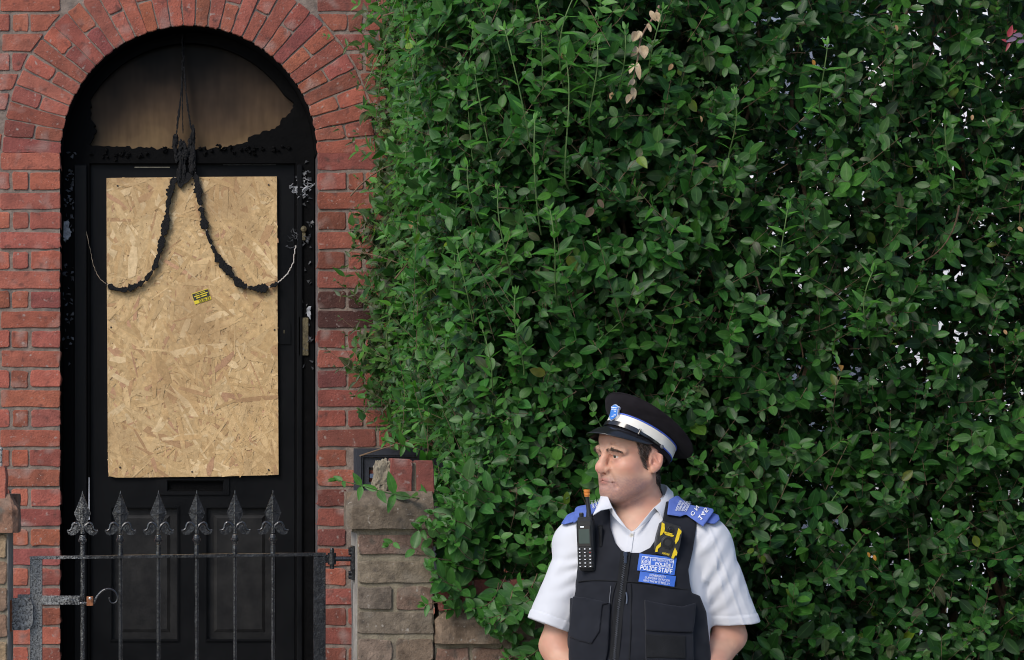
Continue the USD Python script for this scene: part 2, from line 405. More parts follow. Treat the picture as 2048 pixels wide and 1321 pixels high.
# door leaf, with recessed lower panels
YD = .135
doorbase = sbox(PX(181, YD), DOORSTEP + .005, PX(589, YD), PZ(328, YD))
holes = [ppoly([(219, 1012), (359, 1012), (359, 1284), (219, 1284)], YD), ppoly([(409, 1012), (549, 1012), (549, 1284), (409, 1284)], YD)]
low = [ppoly([(219, 1335), (359, 1335), (359, 1420), (219, 1420)], YD), ppoly([(409, 1335), (549, 1335), (549, 1420), (409, 1420)], YD)]
letter = ppoly([(336, 963), (446, 963), (446, 981), (336, 981)], YD)
dp = doorbase
for h in holes + low + [letter]: dp = dp.difference(h)
door = obj("door", plate(dp, YD, YD + .045), GLOSSBLACK, house, label="black panelled front door, scorched, its upper half boarded over")
DP = str(door.GetPath())
for h in holes + low:
    obj("panel", plate(h, YD + .014, YD + .03), SCORCH, DP)
    inner = h.buffer(-.010, join_style=2); edge = h.difference(inner)
    obj("panel_moulding", join([plate(edge, YD - .004, YD + .013), plate(h.buffer(-.004, join_style=2).difference(h.buffer(-.007, join_style=2)), YD - .007, YD - .0035)]), GLOSSBLACK, DP)
    f2 = h.buffer(-.036, join_style=2); x0, z0, x1, z1 = f2.bounds
    obj("panel_field", hull([(x, y, z) for x, z in ((x0, z0), (x1, z0), (x1, z1), (x0, z1)) for y in (YD + .0135,)] + [(x, YD + .007, z) for x, z in ((x0 + .012, z0 + .012), (x1 - .012, z0 + .012), (x1 - .012, z1 - .012), (x0 + .012, z1 - .012))]), SCORCH, DP)
lp_o = ppoly([(311, 957), (458, 957), (458, 990), (311, 990)], YD)
obj("letter_plate", plate(lp_o.difference(letter.buffer(.004, join_style=2)), YD - .006, YD + .001), GLOSSBLACK, DP)
obj("letter_flap", join([plate(letter, YD + .012, YD + .02), bx(PX(338, YD), PX(444, YD), YD - .004, YD + .010, PZ(985, YD), PZ(980, YD), .001)]), CHAR, DP)
BRASS = mat("tarnished_brass", (.06, .05, .03), (.16, .13, .07), 60, .45, .3, 120, metallic=.6)
esc = P(568, 664, YD)
obj("keyhole_cover", join([plate(ppoly([(556, 648), (562, 640), (575, 640), (580, 648), (580, 688), (556, 688)], YD).buffer(.002), YD - .004, YD + .001)]), GLOSSBLACK, DP)
obj("keyhole", bx(esc[0] - .0025, esc[0] + .0025, YD - .0052, YD - .004, esc[2] - .006, esc[2] + .006), BRASS, DP)
obj("lock_keep", join([bx(PX(597, YF), PX(600, YF), YF - .012, YF + .001, PZ(712, YF), PZ(634, YF), .001), bx(PX(604, YF), PX(617, YF), YF - .008, YF + .001, PZ(712, YF), PZ(636, YF), .002)]), BRASS, str(frame.GetPath()))
obj("bell_push", join([lathe([(0, 0), (.012, 0), (.013, .006), (.010, .014), (0, .016)], P(607, 459, YF - .002), "y"), bx(PX(604, YF), PX(611, YF), YF - .012, YF, PZ(482, YF), PZ(466, YF), .002)]), BRASS, str(frame.GetPath()))
PALE = mat("bare_pale_wood", (.30, .25, .17), (.46, .42, .34), 60, .8)
for (x0, x1, y0) in ((269, 340, 334.5), (446, 552, 329.5)):
    obj("bare_edge", bx(PX(x0, YD - .003), PX(x1, YD - .003), YD - .004, YD + .002, PZ(y0 + 1.4, YD), PZ(y0, YD)), PALE if x0 < 300 else ASH, DP)
WHITE_SLIT = mat("painted_gap_light", (.5, .52, .56), (.62, .63, .66), 20, .5)
obj("painted_light_slit", hull([P(176.5, 1040, YF - .002), P(179.5, 1040, YF - .002), P(178.7, 955, YF - .002), P(177.6, 955, YF - .002), P(176.5, 1040, YF + .003), P(179.5, 1040, YF + .003), P(178.7, 955, YF + .003), P(177.6, 955, YF + .003)]), WHITE_SLIT, str(frame.GetPath()))  # light showing through the door gap, painted as a white sliver
# melted plastic scraps on both jambs
PLAST = mat("melted_plastic", (.10, .105, .115), (.42, .43, .45), 90, .5, .4, 160)
def scrap(px, py, w, h, n, seed, m=PLAST, name="melted_plastic"):
    r = np.random.default_rng(seed); ms = []
    for _ in range(n):
        q = P(px + r.normal(0, w / 2), py + r.normal(0, h / 2), YF - .006); k = r.integers(3, 6)
        pts = [q]
        for _ in range(k): pts.append(pts[-1] + r.normal(0, .007, 3) * [1, .5, 1])
        ms.append(tube(pts, r.uniform(.0007, .0022), 5))
    obj(name, join(ms), m, str(frame.GetPath()))
scrap(603, 382, 18, 16, 34, 5); scrap(612, 352, 10, 14, 8, 15)
scrap(594, 478, 14, 14, 16, 6, ASH)
obj("peeled_paint", plate(Polygon(jag(HP([(128, 443), (139, 442), (137, 455), (144, 466), (140, 477), (130, 484), (127, 470)], YF), .006, .002, 8)).buffer(0), YF - .010, YF - .006), PLAST, str(frame.GetPath()))
obj("peeled_paint", plate(Polygon(jag(HP([(613, 618), (621, 612), (621, 640), (614, 632)], YF), .006, .002, 9)).buffer(0), YF - .012, YF - .008), PLAST, str(frame.GetPath()))
STEPM = mat("step_stone", (.17, .16, .15), (.30, .29, .27), 7, .9, .4, 60)
step = thing("doorstep", (CX, -.1, 0), "grey stone steps up to the burnt black front door", "doorstep")
obj("step", bx(JL - .06, JR + .06, -.32, -.012, 0.0, DOORSTEP - .19, .008), STEPM, step); obj("step", bx(JL + .01, JR - .01, -.012, .30, .0, DOORSTEP - .012, .006), STEPM, step); obj("step", bx(JL - .06, JR + .06, -.618, -.323, 0.0, DOORSTEP - .37, .008), STEPM, step)

# ---------------------------------------------------------------- the board
YB = .122
board = thing("osb_board", P(385, 953, YB), "pale yellow strand board screwed over the upper half of the black door", "wooden board")
bpoly = Polygon(HP([(213.5, 357), (384, 355), (553.5, 354), (555, 640), (557, 950), (430, 953.5), (232, 955.5), (221, 953), (216.5, 944), (214.5, 640)], YB)).buffer(.001)
OSB = mat("strand_board", (.92, .90, .86), (1.3, 1.3, 1.3), 9, .75, .25, 300, tone=True, spec=.25, detail=8, stretch=(6, 1, 6), extra=chain(specks((.16, .09, .045), 95, .72, .80), specks((.30, .185, .09), 4.2, .50, .85)))
obj("panel", plate(bpoly, YB, YB + .0125), OSB, board, tone=(.45, .32, .18))
OR = np.random.default_rng(11); sv, sf, st = [], [], []
bx0, bz0, bx1, bz1 = bpoly.bounds
pal = np.array([[.44, .315, .175], [.42, .295, .160], [.47, .345, .20], [.40, .275, .148], [.35, .225, .130], [.45, .325, .185], [.53, .41, .26], [.37, .225, .145]])
wts = np.array([.20, .16, .18, .12, .06, .16, .07, .05])
cnt = 0
for i in range(2300):
    L = OR.gamma(3, .032) + .02; L = min(L, .20); W = OR.uniform(.005, .029) * (1.5 if OR.random() < .15 else 1)
    an = OR.normal(np.pi / 2, .85) if OR.random() < .7 else OR.uniform(0, np.pi)
    c = np.array([OR.uniform(bx0, bx1), OR.uniform(bz0, bz1)])
    u, v = np.array([math.cos(an), math.sin(an)]), np.array([-math.sin(an), math.cos(an)])
    s1, s2, s3, s4 = OR.uniform(-.45, .45, 4)
    pts = [c - u * L / 2 + u * W * s1 - v * W / 2 * OR.uniform(.2, 1), c - v * W / 2, c + u * L / 2 + u * W * s2 - v * W / 2 * OR.uniform(.2, 1), c + u * L / 2 + u * W * s3 + v * W / 2 * OR.uniform(.2, 1), c + v * W / 2 * OR.uniform(.8, 1.1), c - u * L / 2 + u * W * s4 + v * W / 2 * OR.uniform(.2, 1)]
    pts = np.array(pts)
    if not (pts[:, 0].min() > bx0 + .001 and pts[:, 0].max() < bx1 - .001 and pts[:, 1].min() > bz0 + .001 and pts[:, 1].max() < bz1 - .001):
        g = Polygon(pts).buffer(0).intersection(bpoly.buffer(-.001))
        if g.geom_type != "Polygon" or g.is_empty: continue
        g = g.convex_hull; pts = np.array(g.exterior.coords)[:-1]
    dpt = YB - .0002 - .0022 * (i / 2300) - OR.uniform(0, .0003)
    tilt = OR.normal(0, .010)
    y = dpt + (pts - c) @ v * tilt
    y = np.minimum(y, YB - .00015)
    n = len(pts); b = sum(len(x) for x in sv)
    area2 = np.sum(pts[:, 0] * np.roll(pts[:, 1], -1) - np.roll(pts[:, 0], -1) * pts[:, 1])
    if area2 < 0: pts, y = pts[::-1], y[::-1]
    sv.append(np.c_[pts[:, 0], y, pts[:, 1]]); sf += [[cnt, cnt + j, cnt + j + 1] for j in range(1, n - 1)]; cnt += n
    tcol = pal[OR.choice(8, p=wts)] * np.array([1.03, .99, .90]) * OR.uniform(.88, 1.12)
    st.append(np.tile(tcol, (n, 1)))
obj("strands", trimesh.Trimesh(np.vstack(sv), sf, process=False), OSB, board, tone=np.vstack(st), kind="stuff")
DARKM = mat("dark_iron_screw", (.03, .025, .02), (.06, .045, .035), 60, .5, metallic=.5)
for px, py in ((235, 372), (384, 369), (537, 370), (537, 940), (240, 935), (549, 660), (222, 655), (384, 944)):
    obj("screw", lathe([(0, 0), (.0036, 0), (.0036, .002), (0, .003)], P(px, py, YB - .0026), "y", 10).apply_transform(np.eye(4)), DARKM, board)
# sticker
YS = YB - .0045
def card(corners_px, y, inset=0.0):
    """Corners bl, br, tr, tl in photo pixels -> frame (origin bl, ex, ez, width, height)."""
    q = [P(*c, y) for c in corners_px]
    ex = q[1] - q[0]; ez = q[3] - q[0]
    return q, ex, ez
STK_Y = mat("sticker_yellow", (.62, .50, .02), (.70, .56, .03), 40, .5); STK_K = mat("sticker_black", (.018, .018, .018), None, 40, .5)
cs = [(389.8, 609.3), (422.7, 599.0), (415.5, 577.5), (383.0, 588.4)]
def quad_plate(fr, u0, u1, v0, v1, y, th=.0006):
    q = lambda u, v: fr[0] * (1 - u) * (1 - v) + fr[1] * u * (1 - v) + fr[2] * u * v + fr[3] * (1 - u) * v
    pts = [q(u, v) for u, v in ((u0, v0), (u1, v0), (u1, v1), (u0, v1))]
    return hull([p + [0, y, 0] for p in pts] + [p + [0, y + th, 0] for p in pts])
fr4 = [P(a, b, YS) for a, b in cs]
sticker = obj("sticker", quad_plate(fr4, 0, 1, 0, 1, 0), STK_Y, board, label="small yellow and black sticker")
obj("black_field", quad_plate(fr4, .02, .985, .33, .95, -.0008), STK_K, str(sticker.GetPath()))
def text_on(fr, txt, u0, v0, hv, y, th=.0005, wfit=None, bold=True):
    m = text_mesh(txt, 1.0, .1, bold); v = m.vertices.copy()
    W = np.linalg.norm(fr[1] - fr[0]); H = np.linalg.norm(fr[3] - fr[0])
    w = v[:, 0].max(); sx = (wfit * W / w) if wfit else hv * H
    U, Vv = u0 + (v[:, 0] * sx) / W, v0 + v[:, 1] * hv
    q = fr[0] * ((1 - U) * (1 - Vv))[:, None] + fr[1] * (U * (1 - Vv))[:, None] + fr[2] * (U * Vv)[:, None] + fr[3] * ((1 - U) * Vv)[:, None]
    nrm = np.cross(fr[1] - fr[0], fr[3] - fr[0]); nrm /= np.linalg.norm(nrm)
    q = q + nrm * ((-y) + (v[:, 2:3] / .1) * th)
    m = trimesh.Trimesh(q, m.faces, process=False); return m
obj("printed_lines", join([quad_plate(fr4, u0, u1, v0, v1, -.0014) for u0, u1, v0, v1 in ((.22, .46, .82, .86), (.50, .80, .82, .87), (.10, .42, .63, .72), (.47, .92, .64, .73), (.18, .44, .45, .54), (.50, .84, .45, .55))]), STK_Y, str(sticker.GetPath()))
obj("date", text_on(fr4, "15.06.22", .26, .06, .24, -.0014, wfit=.68), STK_K, str(sticker.GetPath()))

# ---------------------------------------------------------------- burnt cable
YC = .107
cable = thing("burnt_cable", P(365, 70, YC), "burnt black cable hanging in two loops across the boarded door", "cable")
WIREM = mat("bare_wire", (.30, .24, .20), (.5, .47, .44), 80, .5)
BURNT = mat("burnt_insulation", (.003, .003, .0035), (.010, .010, .011), 60, .7, .8, 140, rough2=.9, spec=.2)
KR = np.random.default_rng(17)
def spline(pts, n=80):
    pts = np.array(pts, float); d = np.r_[0, np.cumsum(np.linalg.norm(np.diff(pts, axis=0), axis=1))]
    from scipy.interpolate import PchipInterpolator, CubicSpline
    s = np.linspace(0, d[-1], n); return np.stack([CubicSpline(d, pts[:, k])(s) for k in range(pts.shape[1])], 1)
def ragged(path, w0, w1, y, gap=.25, seglen=(25, 85), breaks=True):
    """Flaking insulation along a photo-pixel path: separate ragged sleeves of uneven width."""
    ls = LineString(path); L = ls.length; t = 0; out = []
    while t < L:
        sl = KR.uniform(*seglen); e = min(t + sl, L); n = max(4, int((e - t) / 2.6))
        ss = np.linspace(t, e, n); c = np.array([ls.interpolate(s).coords[0] for s in ss])
        tg = np.gradient(c, axis=0); tg /= np.maximum(np.linalg.norm(tg, axis=1, keepdims=True), 1e-6); nm = np.c_[-tg[:, 1], tg[:, 0]]
        ph = KR.uniform(0, 6, 2); u_ = np.linspace(0, (e - t) / 14, n); wd = (w0 + (w1 - w0) * np.clip(fbm(np.c_[u_ * .9 + ph[0] * 9, u_ * 0, u_ * 0], 3, 2) * 1.9 - .45, 0, 1)) * np.r_[.35, .7, np.ones(n - 4), .8, .3]
        A = c + nm * (wd * KR.uniform(.6, 1.35, n))[:, None]; B = c - nm * (wd * KR.uniform(.65, 1.25, n))[:, None]
        g = Polygon(np.vstack([A, B[::-1]])).buffer(0)
        for gg in getattr(g, "geoms", [g]):
            if gg.area > 6:
                pg = ppoly(np.array(gg.exterior.coords)[:-1], y); m = plate(pg.buffer(0), y - .004, y + .004)
                out.append(m)
                pg2 = pg.buffer(-.0012)
                if not pg2.is_empty: out.append(plate(pg2, y - .0065, y - .004))
        t = e + (KR.uniform(-3, 4) if breaks else 0)
    return join(out)
left = spline([(349, 355), (343, 375), (336, 410), (334, 435), (326, 470), (318, 507), (303, 545), (288, 563), (262, 576), (240, 580), (222, 574), (212, 568)], 90)
left_up = spline([(212, 568), (198, 556), (188, 535), (183, 515), (178, 490), (172, 460), (164, 425), (161, 405)], 40)
right = spline([(390, 345), (395, 375), (399, 400), (405, 430), (411, 455), (421, 485), (436, 515), (455, 540), (472, 560), (490, 573), (515, 577), (540, 574), (556, 566)], 90)
right_up = spline([(556, 566), (570, 553), (579, 541), (586, 525), (589, 505), (592, 492)], 30)
def wire(path, r, y, wob=.0): 
    q = np.array([P(a + KR.normal(0, wob), b + KR.normal(0, wob), y) for a, b in path]); return tube(q, r, 6)
for nm_, pth, w in (("loop", left, (2.6, 7.8)), ("loop", right, (2.6, 9.0))):
    lp = obj(nm_, ragged(pth, w[0], w[1], YC), BURNT, cable)
    obj("wire", wire(pth, .0015, YC - .003, .4), WIREM, str(lp.GetPath()))
obj("wire_end", wire(left_up, .0013, YC, .5), mat("sooty_wire", (.03, .025, .02), (.35, .28, .2), 45, .6, detail=1), cable); obj("wire_end", wire(right_up, .0022, YC, .8), WIREM, cable)
for pth, w in ((spline([(366, 68), (366, 110), (363, 180), (358, 225), (353, 268)], 40), (1.6, 2.6)), (spline([(367, 70), (369, 150), (375, 210), (383, 260)], 40), (1.4, 2.4)), (spline([(366, 120), (365, 190), (366, 270)], 30), (.9, 1.3))):
    obj("hanging_strand", ragged(pth, *w, YC, seglen=(40, 90), breaks=False), BURNT, cable)
def clump(px, py, w, h, n, seed):
    r = np.random.default_rng(seed); ms = []
    for _ in range(n):
        s = trimesh.creation.icosphere(2, 1.0); s.vertices *= 1 + (fbm(s.vertices * 2.1 + r.uniform(0, 50, 3), 3) - .5)[:, None] * 1.5; s.vertices *= np.array([r.uniform(.004, .010), .006, r.uniform(.012, .036)])
        s.apply_translation(P(px + r.normal(0, w / 2.4), py + r.normal(0, h / 2.4), YC + r.normal(0, .004))); ms.append(s)
    return join(ms)
for c in ((351, 283, 6, 20, 7, 1), (384, 276, 6, 22, 7, 2), (364, 295, 10, 8, 4, 3), (365, 322, 13, 44, 11, 4), (385, 328, 6, 50, 8, 5), (362, 350, 11, 18, 5, 6)):
    obj("melted_lump", clump(*c), BURNT, cable)
obj("melted_flake", plate(ppoly([(352, 352), (376, 345), (386, 352), (377, 364), (368, 369), (362, 378), (357, 374), (354, 366)], YC).buffer(0), YC - .004, YC + .004), BURNT, cable)

# ---------------------------------------------------------------- meter box on the wall
BOXM = mat("dark_grey_plastic", (.020, .022, .030), (.028, .030, .040), 10, .42, .1, 200)
mb = thing("meter_box", P(800, 1000, 0), "dark grey plastic meter box on the brick wall, behind the stub on the pier", "meter box")
o = sbox(HX(707), HZ(1180), HX(918), HZ(897)); i1 = o.buffer(-.034, join_style=2)
xs0, zs0, xs1, zs1 = o.bounds; a0, b0, a1, b1 = i1.bounds
def prism_ring(o, i, y0, y1, y2):
    return join([plate(o.difference(i), y1, y0), ])
obj("frame", plate(o.difference(i1), -.030, .02), BOXM, mb); obj("frame_lip", plate(o.buffer(-.007, join_style=2).difference(o.buffer(-.026, join_style=2)), -.036, -.0301), BOXM, mb)
dr = obj("lid", plate(i1.buffer(-.003, join_style=2).difference(sbox(HX(737), HZ(965), HX(760), HZ(935))), -.020, .018), BOXM, mb)
obj("catch", bx(HX(739), HX(752), -.017, .01, HZ(957), HZ(948), .001), mat("blue_grey_catch", (.06, .085, .14), (.08, .11, .17), 20, .4), str(dr.GetPath()))
# ---------------------------------------------------------------- gate piers and low wall
PR = np.random.default_rng(5)
def stock(rng, red=0.0, pale=0.0):
    base = np.array([[.165, .135, .102], [.15, .125, .10], [.18, .138, .112], [.13, .108, .09], [.18, .15, .115]])[rng.integers(5)]
    t = base * rng.uniform(.85, 1.15)
    t = t * (1 - red) + np.array([.25, .075, .05]) * red
    return t * (1 - pale) + np.array([.36, .27, .17]) * pale
YP = -2.04
def block(px0, px1, py0, py1, y, depth, t, parent, name="brick", m=STOCK, jit=.0016):
    q = np.array([P(px0, py1, y)[[0, 2]], P(px1, py1, y)[[0, 2]], P(px1, py0, y)[[0, 2]], P(px0, py0, y)[[0, 2]]])
    obj(name, pillow(q, PR, y0=y, depth=depth, jit=jit, bev=.0022, proud=PR.uniform(-.002, .003)), m, parent, tone=t)
def sloped(px0, px1, py_top, py_sh, py_bot, y, depth, run, t, parent, cl=0.0, cr=0.0, name="coping", m=STOCK):
    """A plinth brick: upright front below, a chamfer running back above; cl / cr chamfer its ends too (metres)."""
    x0, x1, zt, zs, zb = PX(px0, y), PX(px1, y), PZ(py_top, y + run), PZ(py_sh, y), PZ(py_bot, y)
    pts = [(x0 + cl, y, zb), (x1 - cr, y, zb), (x0, y + cl, zb), (x1, y + cr, zb), (x0 + cl, y, zs), (x1 - cr, y, zs), (x0, y + cl, zs), (x1, y + cr, zs),
           (x0, y + depth, zb), (x1, y + depth, zb), (x0, y + depth, zs), (x1, y + depth, zs),
           (x0 + cl * 1.6, y + run, zt), (x1 - cr * 1.6, y + run, zt), (x0 + cl * 1.6, y + depth, zt), (x1 - cr * 1.6, y + depth, zt)]
    mm = hull(pts)
    for _ in range(3): mm = mm.subdivide()
    v = mm.vertices; nn = mm.vertex_normals; mm.vertices = v + nn * ((fbm(v * 38, 3, 4) - .5) * .007)[:, None]
    obj(name, mm, m, parent, smooth=40, tone=t)
PIERM = mat("grey_pier_render", (.15, .135, .12), (.30, .275, .24), 18, .95, .8, 80)
pier = thing("gate_pier", P(790, 2030, YP + .11), "weathered brown brick gate pier with a broken brick stub on its cap", "gate pier")
ptop, pbot = PZ(1012, YP), 0.0
core = bx(PX(715.5, YP), PX(867, YP), YP + .006, YP + .225, pbot, PZ(1058, YP)).subdivide().subdivide().subdivide()
core.vertices += (np.stack([fbm(core.vertices * 25, 3, s) for s in (1, 2, 3)], 1) - .5) * .005
obj("core", core, BEDMORTAR, pier)
rr = [(1070, 1109, "S"), (1123, 1166, "S"), (1175, 1219, "H"), (1225, 1268, "S"), (1279, 1322, "H"), (1330, 1375, "S")]
y_ = 1383
while y_ < 2020: rr.append((y_, y_ + 44, "H" if len(rr) % 2 == 0 else "S")); y_ += 52
for i, (a, b, k) in enumerate(rr):
    if k == "S": block(717, 866, a, b, YP, .10, stock(PR, .18 if i == 0 else 0), pier)
    else: block(717, 784, a, b, YP, .10, stock(PR), pier); block(793, 866, a, b, YP, .10, stock(PR, .1), pier)
side = bx(PX(714, YP), PX(716, YP), YP + .008, YP + .222, pbot, PZ(1068, YP)).subdivide().subdivide().subdivide().subdivide()
side.vertices += (np.stack([fbm(side.vertices * 22, 3, s) for s in (5, 6, 7)], 1) - .5) * [.007, .002, .002]
obj("side_render", side, PIERM, pier)
sloped(694, 868, 983, 1013, 1058, YP - .014, .125, .045, stock(PR, 0, .12), pier, cl=.018)
sloped(694, 868, 985, 1013, 1058, YP + .113, .125, .0, stock(PR, .1), pier, cl=.0)
# broken stub
lump = trimesh.creation.icosphere(4, 1.0); v = lump.vertices
v = np.sign(v) * np.abs(v) ** .55
v = v * np.array([.024, .05, .052]) * (1 + (fbm(v * 2.2 + 4, 4, 3) - .5)[:, None] * .75)
v[:, 0] -= .006 * (v[:, 2] < -.01); lump.vertices = v + P(764, 956, YP + .09); obj("mortar_lump", lump, BEDMORTAR, pier, smooth=True)
for a, b, c, d in ((782, 824, 918, 990), (833, 868, 921, 990)):
    block(a, b, c, d, YP + .035, .10, np.array([.15, .050, .040]) * PR.uniform(.9, 1.1), pier, name="upright_brick", m=BRICK)
obj("stub_mortar", bx(PX(770, YP + .06), PX(866, YP + .06), YP + .05, YP + .13, PZ(990, YP + .06), PZ(926, YP + .06), .004), BEDMORTAR, pier)

# left pier, cut by the picture's edge
lp = thing("gate_pier", P(-60, 2030, YP + .11), "pale brick gate pier at the left edge, carrying the gate's latch plate", "gate pier")
core = bx(PX(-138, YP), PX(14.5, YP), YP + .006, YP + .225, pbot, PZ(1066, YP)).subdivide().subdivide(); obj("core", core, BEDMORTAR, lp)
obj("side_render", bx(PX(14, YP), PX(16, YP), YP + .006, YP + .222, pbot, PZ(1066, YP)), PIERM, lp)
y_ = 1071; i = 0
while y_ < 2020:
    pal_ = [.75, .35, .1, .3][i % 4]
    if i % 2: block(-136, 13, y_, y_ + 45, YP, .10, stock(PR, .35, pal_ * .6), lp)
    else: block(-136, -70, y_, y_ + 45, YP, .10, stock(PR, .2, .3), lp); block(-61, 13, y_, y_ + 45, YP, .10, stock(PR, .25, pal_), lp)
    y_ += 53; i += 1
sloped(-150, 36, 989, 1021, 1066, YP - .014, .125, .045, stock(PR, .45, .1), lp, cr=.018); sloped(-150, 36, 989, 1021, 1066, YP + .113, .125, 0, stock(PR, .3), lp)
for a, b in ((-110, -72), (-66, -30), (-25, 11)): block(a, b, 934, 1000, YP + .02, .10, np.array([.30, .10, .07]), lp, name="upright_brick", m=BRICK)
def latch_sheen(nodes, links, col):
    """A bright reflection painted in as grey towards the latch end."""
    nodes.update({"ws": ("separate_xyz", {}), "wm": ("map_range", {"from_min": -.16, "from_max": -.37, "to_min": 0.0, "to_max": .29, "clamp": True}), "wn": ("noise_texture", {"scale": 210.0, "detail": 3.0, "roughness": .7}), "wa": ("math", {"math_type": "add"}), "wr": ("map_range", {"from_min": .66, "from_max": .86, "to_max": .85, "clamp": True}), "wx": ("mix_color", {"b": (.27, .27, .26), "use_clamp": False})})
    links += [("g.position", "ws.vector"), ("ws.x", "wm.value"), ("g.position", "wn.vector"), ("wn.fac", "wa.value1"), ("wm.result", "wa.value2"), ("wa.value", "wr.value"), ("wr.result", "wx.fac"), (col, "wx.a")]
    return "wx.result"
FERRO = mat("black_iron", (.0035, .0038, .0045), (.007, .0075, .009), 40, .20, .6, 60, spec=.7, bdist=.004, rough2=.34, extra=lambda nodes, links, col: latch_sheen(nodes, links, col))  # black iron, with the latch-end reflection painted in as grey specks
fin = thing("railing_finial", P(2, 930, -2.0), "thin black iron rod with a ball tip on the left gate pier", "finial")
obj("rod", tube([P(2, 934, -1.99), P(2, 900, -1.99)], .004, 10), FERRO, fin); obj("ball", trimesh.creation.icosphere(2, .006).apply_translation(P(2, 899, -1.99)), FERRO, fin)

# low wall right of the pier
lw = thing("garden_wall", P(1140, 2030, YP + .1), "low brown brick garden wall with red brick coping under the hedge", "wall")
YW = -2.03
obj("core", bx(PX(870, YW), PX(1420, YW), YW + .006, YW + .21, 0, PZ(1240, YW)), BEDMORTAR, lw)
x = 877
while x < 1400:
    block(x, x + 31, 1160, 1222, YW + .004, .11, np.array([.15, .052, .042]) * PR.uniform(.8, 1.15), lw, name="coping_brick", m=BRICK); x += 35.5
obj("coping_core", bx(PX(879, YW), PX(1398, YW), YW + .014, YW + .12, PZ(1240, YW), PZ(1163, YW)), BEDMORTAR, lw)
x = 871
while x < 1410: sloped(x, x + 142, 1222, 1242, 1288, YW - .02, .14, .03, stock(PR, .1), lp if False else lw, cl=.02 if x < 880 else 0, name="plinth_brick"); x += 150
y_ = 1298; i = 0
while y_ < 2020:
    x = 872
    while x < 1410:
        w = 142 if i % 2 else 66
        block(x, min(x + w, 1418), y_, y_ + 44, YW - .004, .1, stock(PR, .25 if i == 0 else .05), lw); x += w + 8
    y_ += 52; i += 1

# ---------------------------------------------------------------- the iron gate
YG = -1.93
gate = thing("iron_gate", P(355, 1600, YG), "black painted iron garden gate with six spear heads in front of the door", "gate")
def gx(px): return PX(px, YG)
def gz(py): return PZ(py, YG)
def rough_bar(m, amp=.0012, sc=90, sub=3):
    for _ in range(sub): m = m.subdivide()
    v = m.vertices; m.vertices = v + (np.stack([fbm(v * sc, 2, s) for s in (1, 2, 3)], 1) - .5) * 2 * amp; return m
rail = hull([(gx(a), YG + s * .014, gz(b)) for a, b in ((60, 1119), (60, 1113), (651, 1112), (651, 1105.5)) for s in (-1, 1)])
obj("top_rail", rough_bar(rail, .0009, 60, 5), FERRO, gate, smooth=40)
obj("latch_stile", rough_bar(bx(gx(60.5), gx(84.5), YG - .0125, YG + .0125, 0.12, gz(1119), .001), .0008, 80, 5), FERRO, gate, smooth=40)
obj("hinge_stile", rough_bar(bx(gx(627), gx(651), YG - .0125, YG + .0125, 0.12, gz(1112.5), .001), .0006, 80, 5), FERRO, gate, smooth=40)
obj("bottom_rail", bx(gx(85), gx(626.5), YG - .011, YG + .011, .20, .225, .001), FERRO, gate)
spearp = {}
for px in (165, 241, 317, 393.5, 470, 546):
    top = 1113 - (px - 60) / 590 * 7
    X = gx(px); Z = lambda py: gz(py + (top - 1111) * .35)
    def q(dx, py): return (X + dx / 674.0, Z(py))
    zz = np.linspace(.225, gz(top + 6), 26)
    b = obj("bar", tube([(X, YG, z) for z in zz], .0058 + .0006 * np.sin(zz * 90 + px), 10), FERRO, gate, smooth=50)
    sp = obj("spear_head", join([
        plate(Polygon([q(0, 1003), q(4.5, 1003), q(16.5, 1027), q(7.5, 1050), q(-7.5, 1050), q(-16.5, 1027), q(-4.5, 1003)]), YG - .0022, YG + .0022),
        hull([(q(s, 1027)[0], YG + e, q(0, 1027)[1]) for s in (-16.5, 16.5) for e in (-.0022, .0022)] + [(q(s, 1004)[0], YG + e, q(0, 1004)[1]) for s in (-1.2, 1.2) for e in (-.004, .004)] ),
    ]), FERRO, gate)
    sps = str(sp.GetPath())
    blade = []
    for s in (-1, 1):   # two dished facets each side of the rib
        blade.append(hull([(*q(s * 1.2, 988)[:1], YG + e, q(0, 988)[1]) for e in (-.004, .004)] + [(q(s * 16.8, 1027)[0], YG + e, Z(1027)) for e in (-.0018, .0018)] + [(q(s * 7.5, 1049)[0], YG + e, Z(1049)) for e in (-.0018, .0018)] + [(q(s * .8, 1049)[0], YG + e, Z(1049)) for e in (-.0042, .0042)]))
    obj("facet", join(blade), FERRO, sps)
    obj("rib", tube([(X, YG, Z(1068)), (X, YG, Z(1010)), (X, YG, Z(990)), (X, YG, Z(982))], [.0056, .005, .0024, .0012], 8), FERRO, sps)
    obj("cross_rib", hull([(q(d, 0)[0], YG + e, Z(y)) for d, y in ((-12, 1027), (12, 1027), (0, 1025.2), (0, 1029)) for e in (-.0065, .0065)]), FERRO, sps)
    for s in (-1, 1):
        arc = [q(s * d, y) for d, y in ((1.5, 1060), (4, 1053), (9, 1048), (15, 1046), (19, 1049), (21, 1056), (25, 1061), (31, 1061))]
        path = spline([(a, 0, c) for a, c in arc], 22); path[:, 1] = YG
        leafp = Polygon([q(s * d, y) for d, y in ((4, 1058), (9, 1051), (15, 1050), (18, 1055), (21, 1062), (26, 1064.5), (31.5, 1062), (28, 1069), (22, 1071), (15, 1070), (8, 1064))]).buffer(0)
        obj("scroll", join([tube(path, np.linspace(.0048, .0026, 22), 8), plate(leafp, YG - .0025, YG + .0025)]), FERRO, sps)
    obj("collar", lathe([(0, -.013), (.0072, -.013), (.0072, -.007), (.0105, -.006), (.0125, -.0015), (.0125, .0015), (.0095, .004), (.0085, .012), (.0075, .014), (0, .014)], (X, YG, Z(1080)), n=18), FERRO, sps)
    obj("shank", tube([(X, YG, gz(top)), (X, YG, Z(1090))], [.0082, .0070], 10), FERRO, sps)
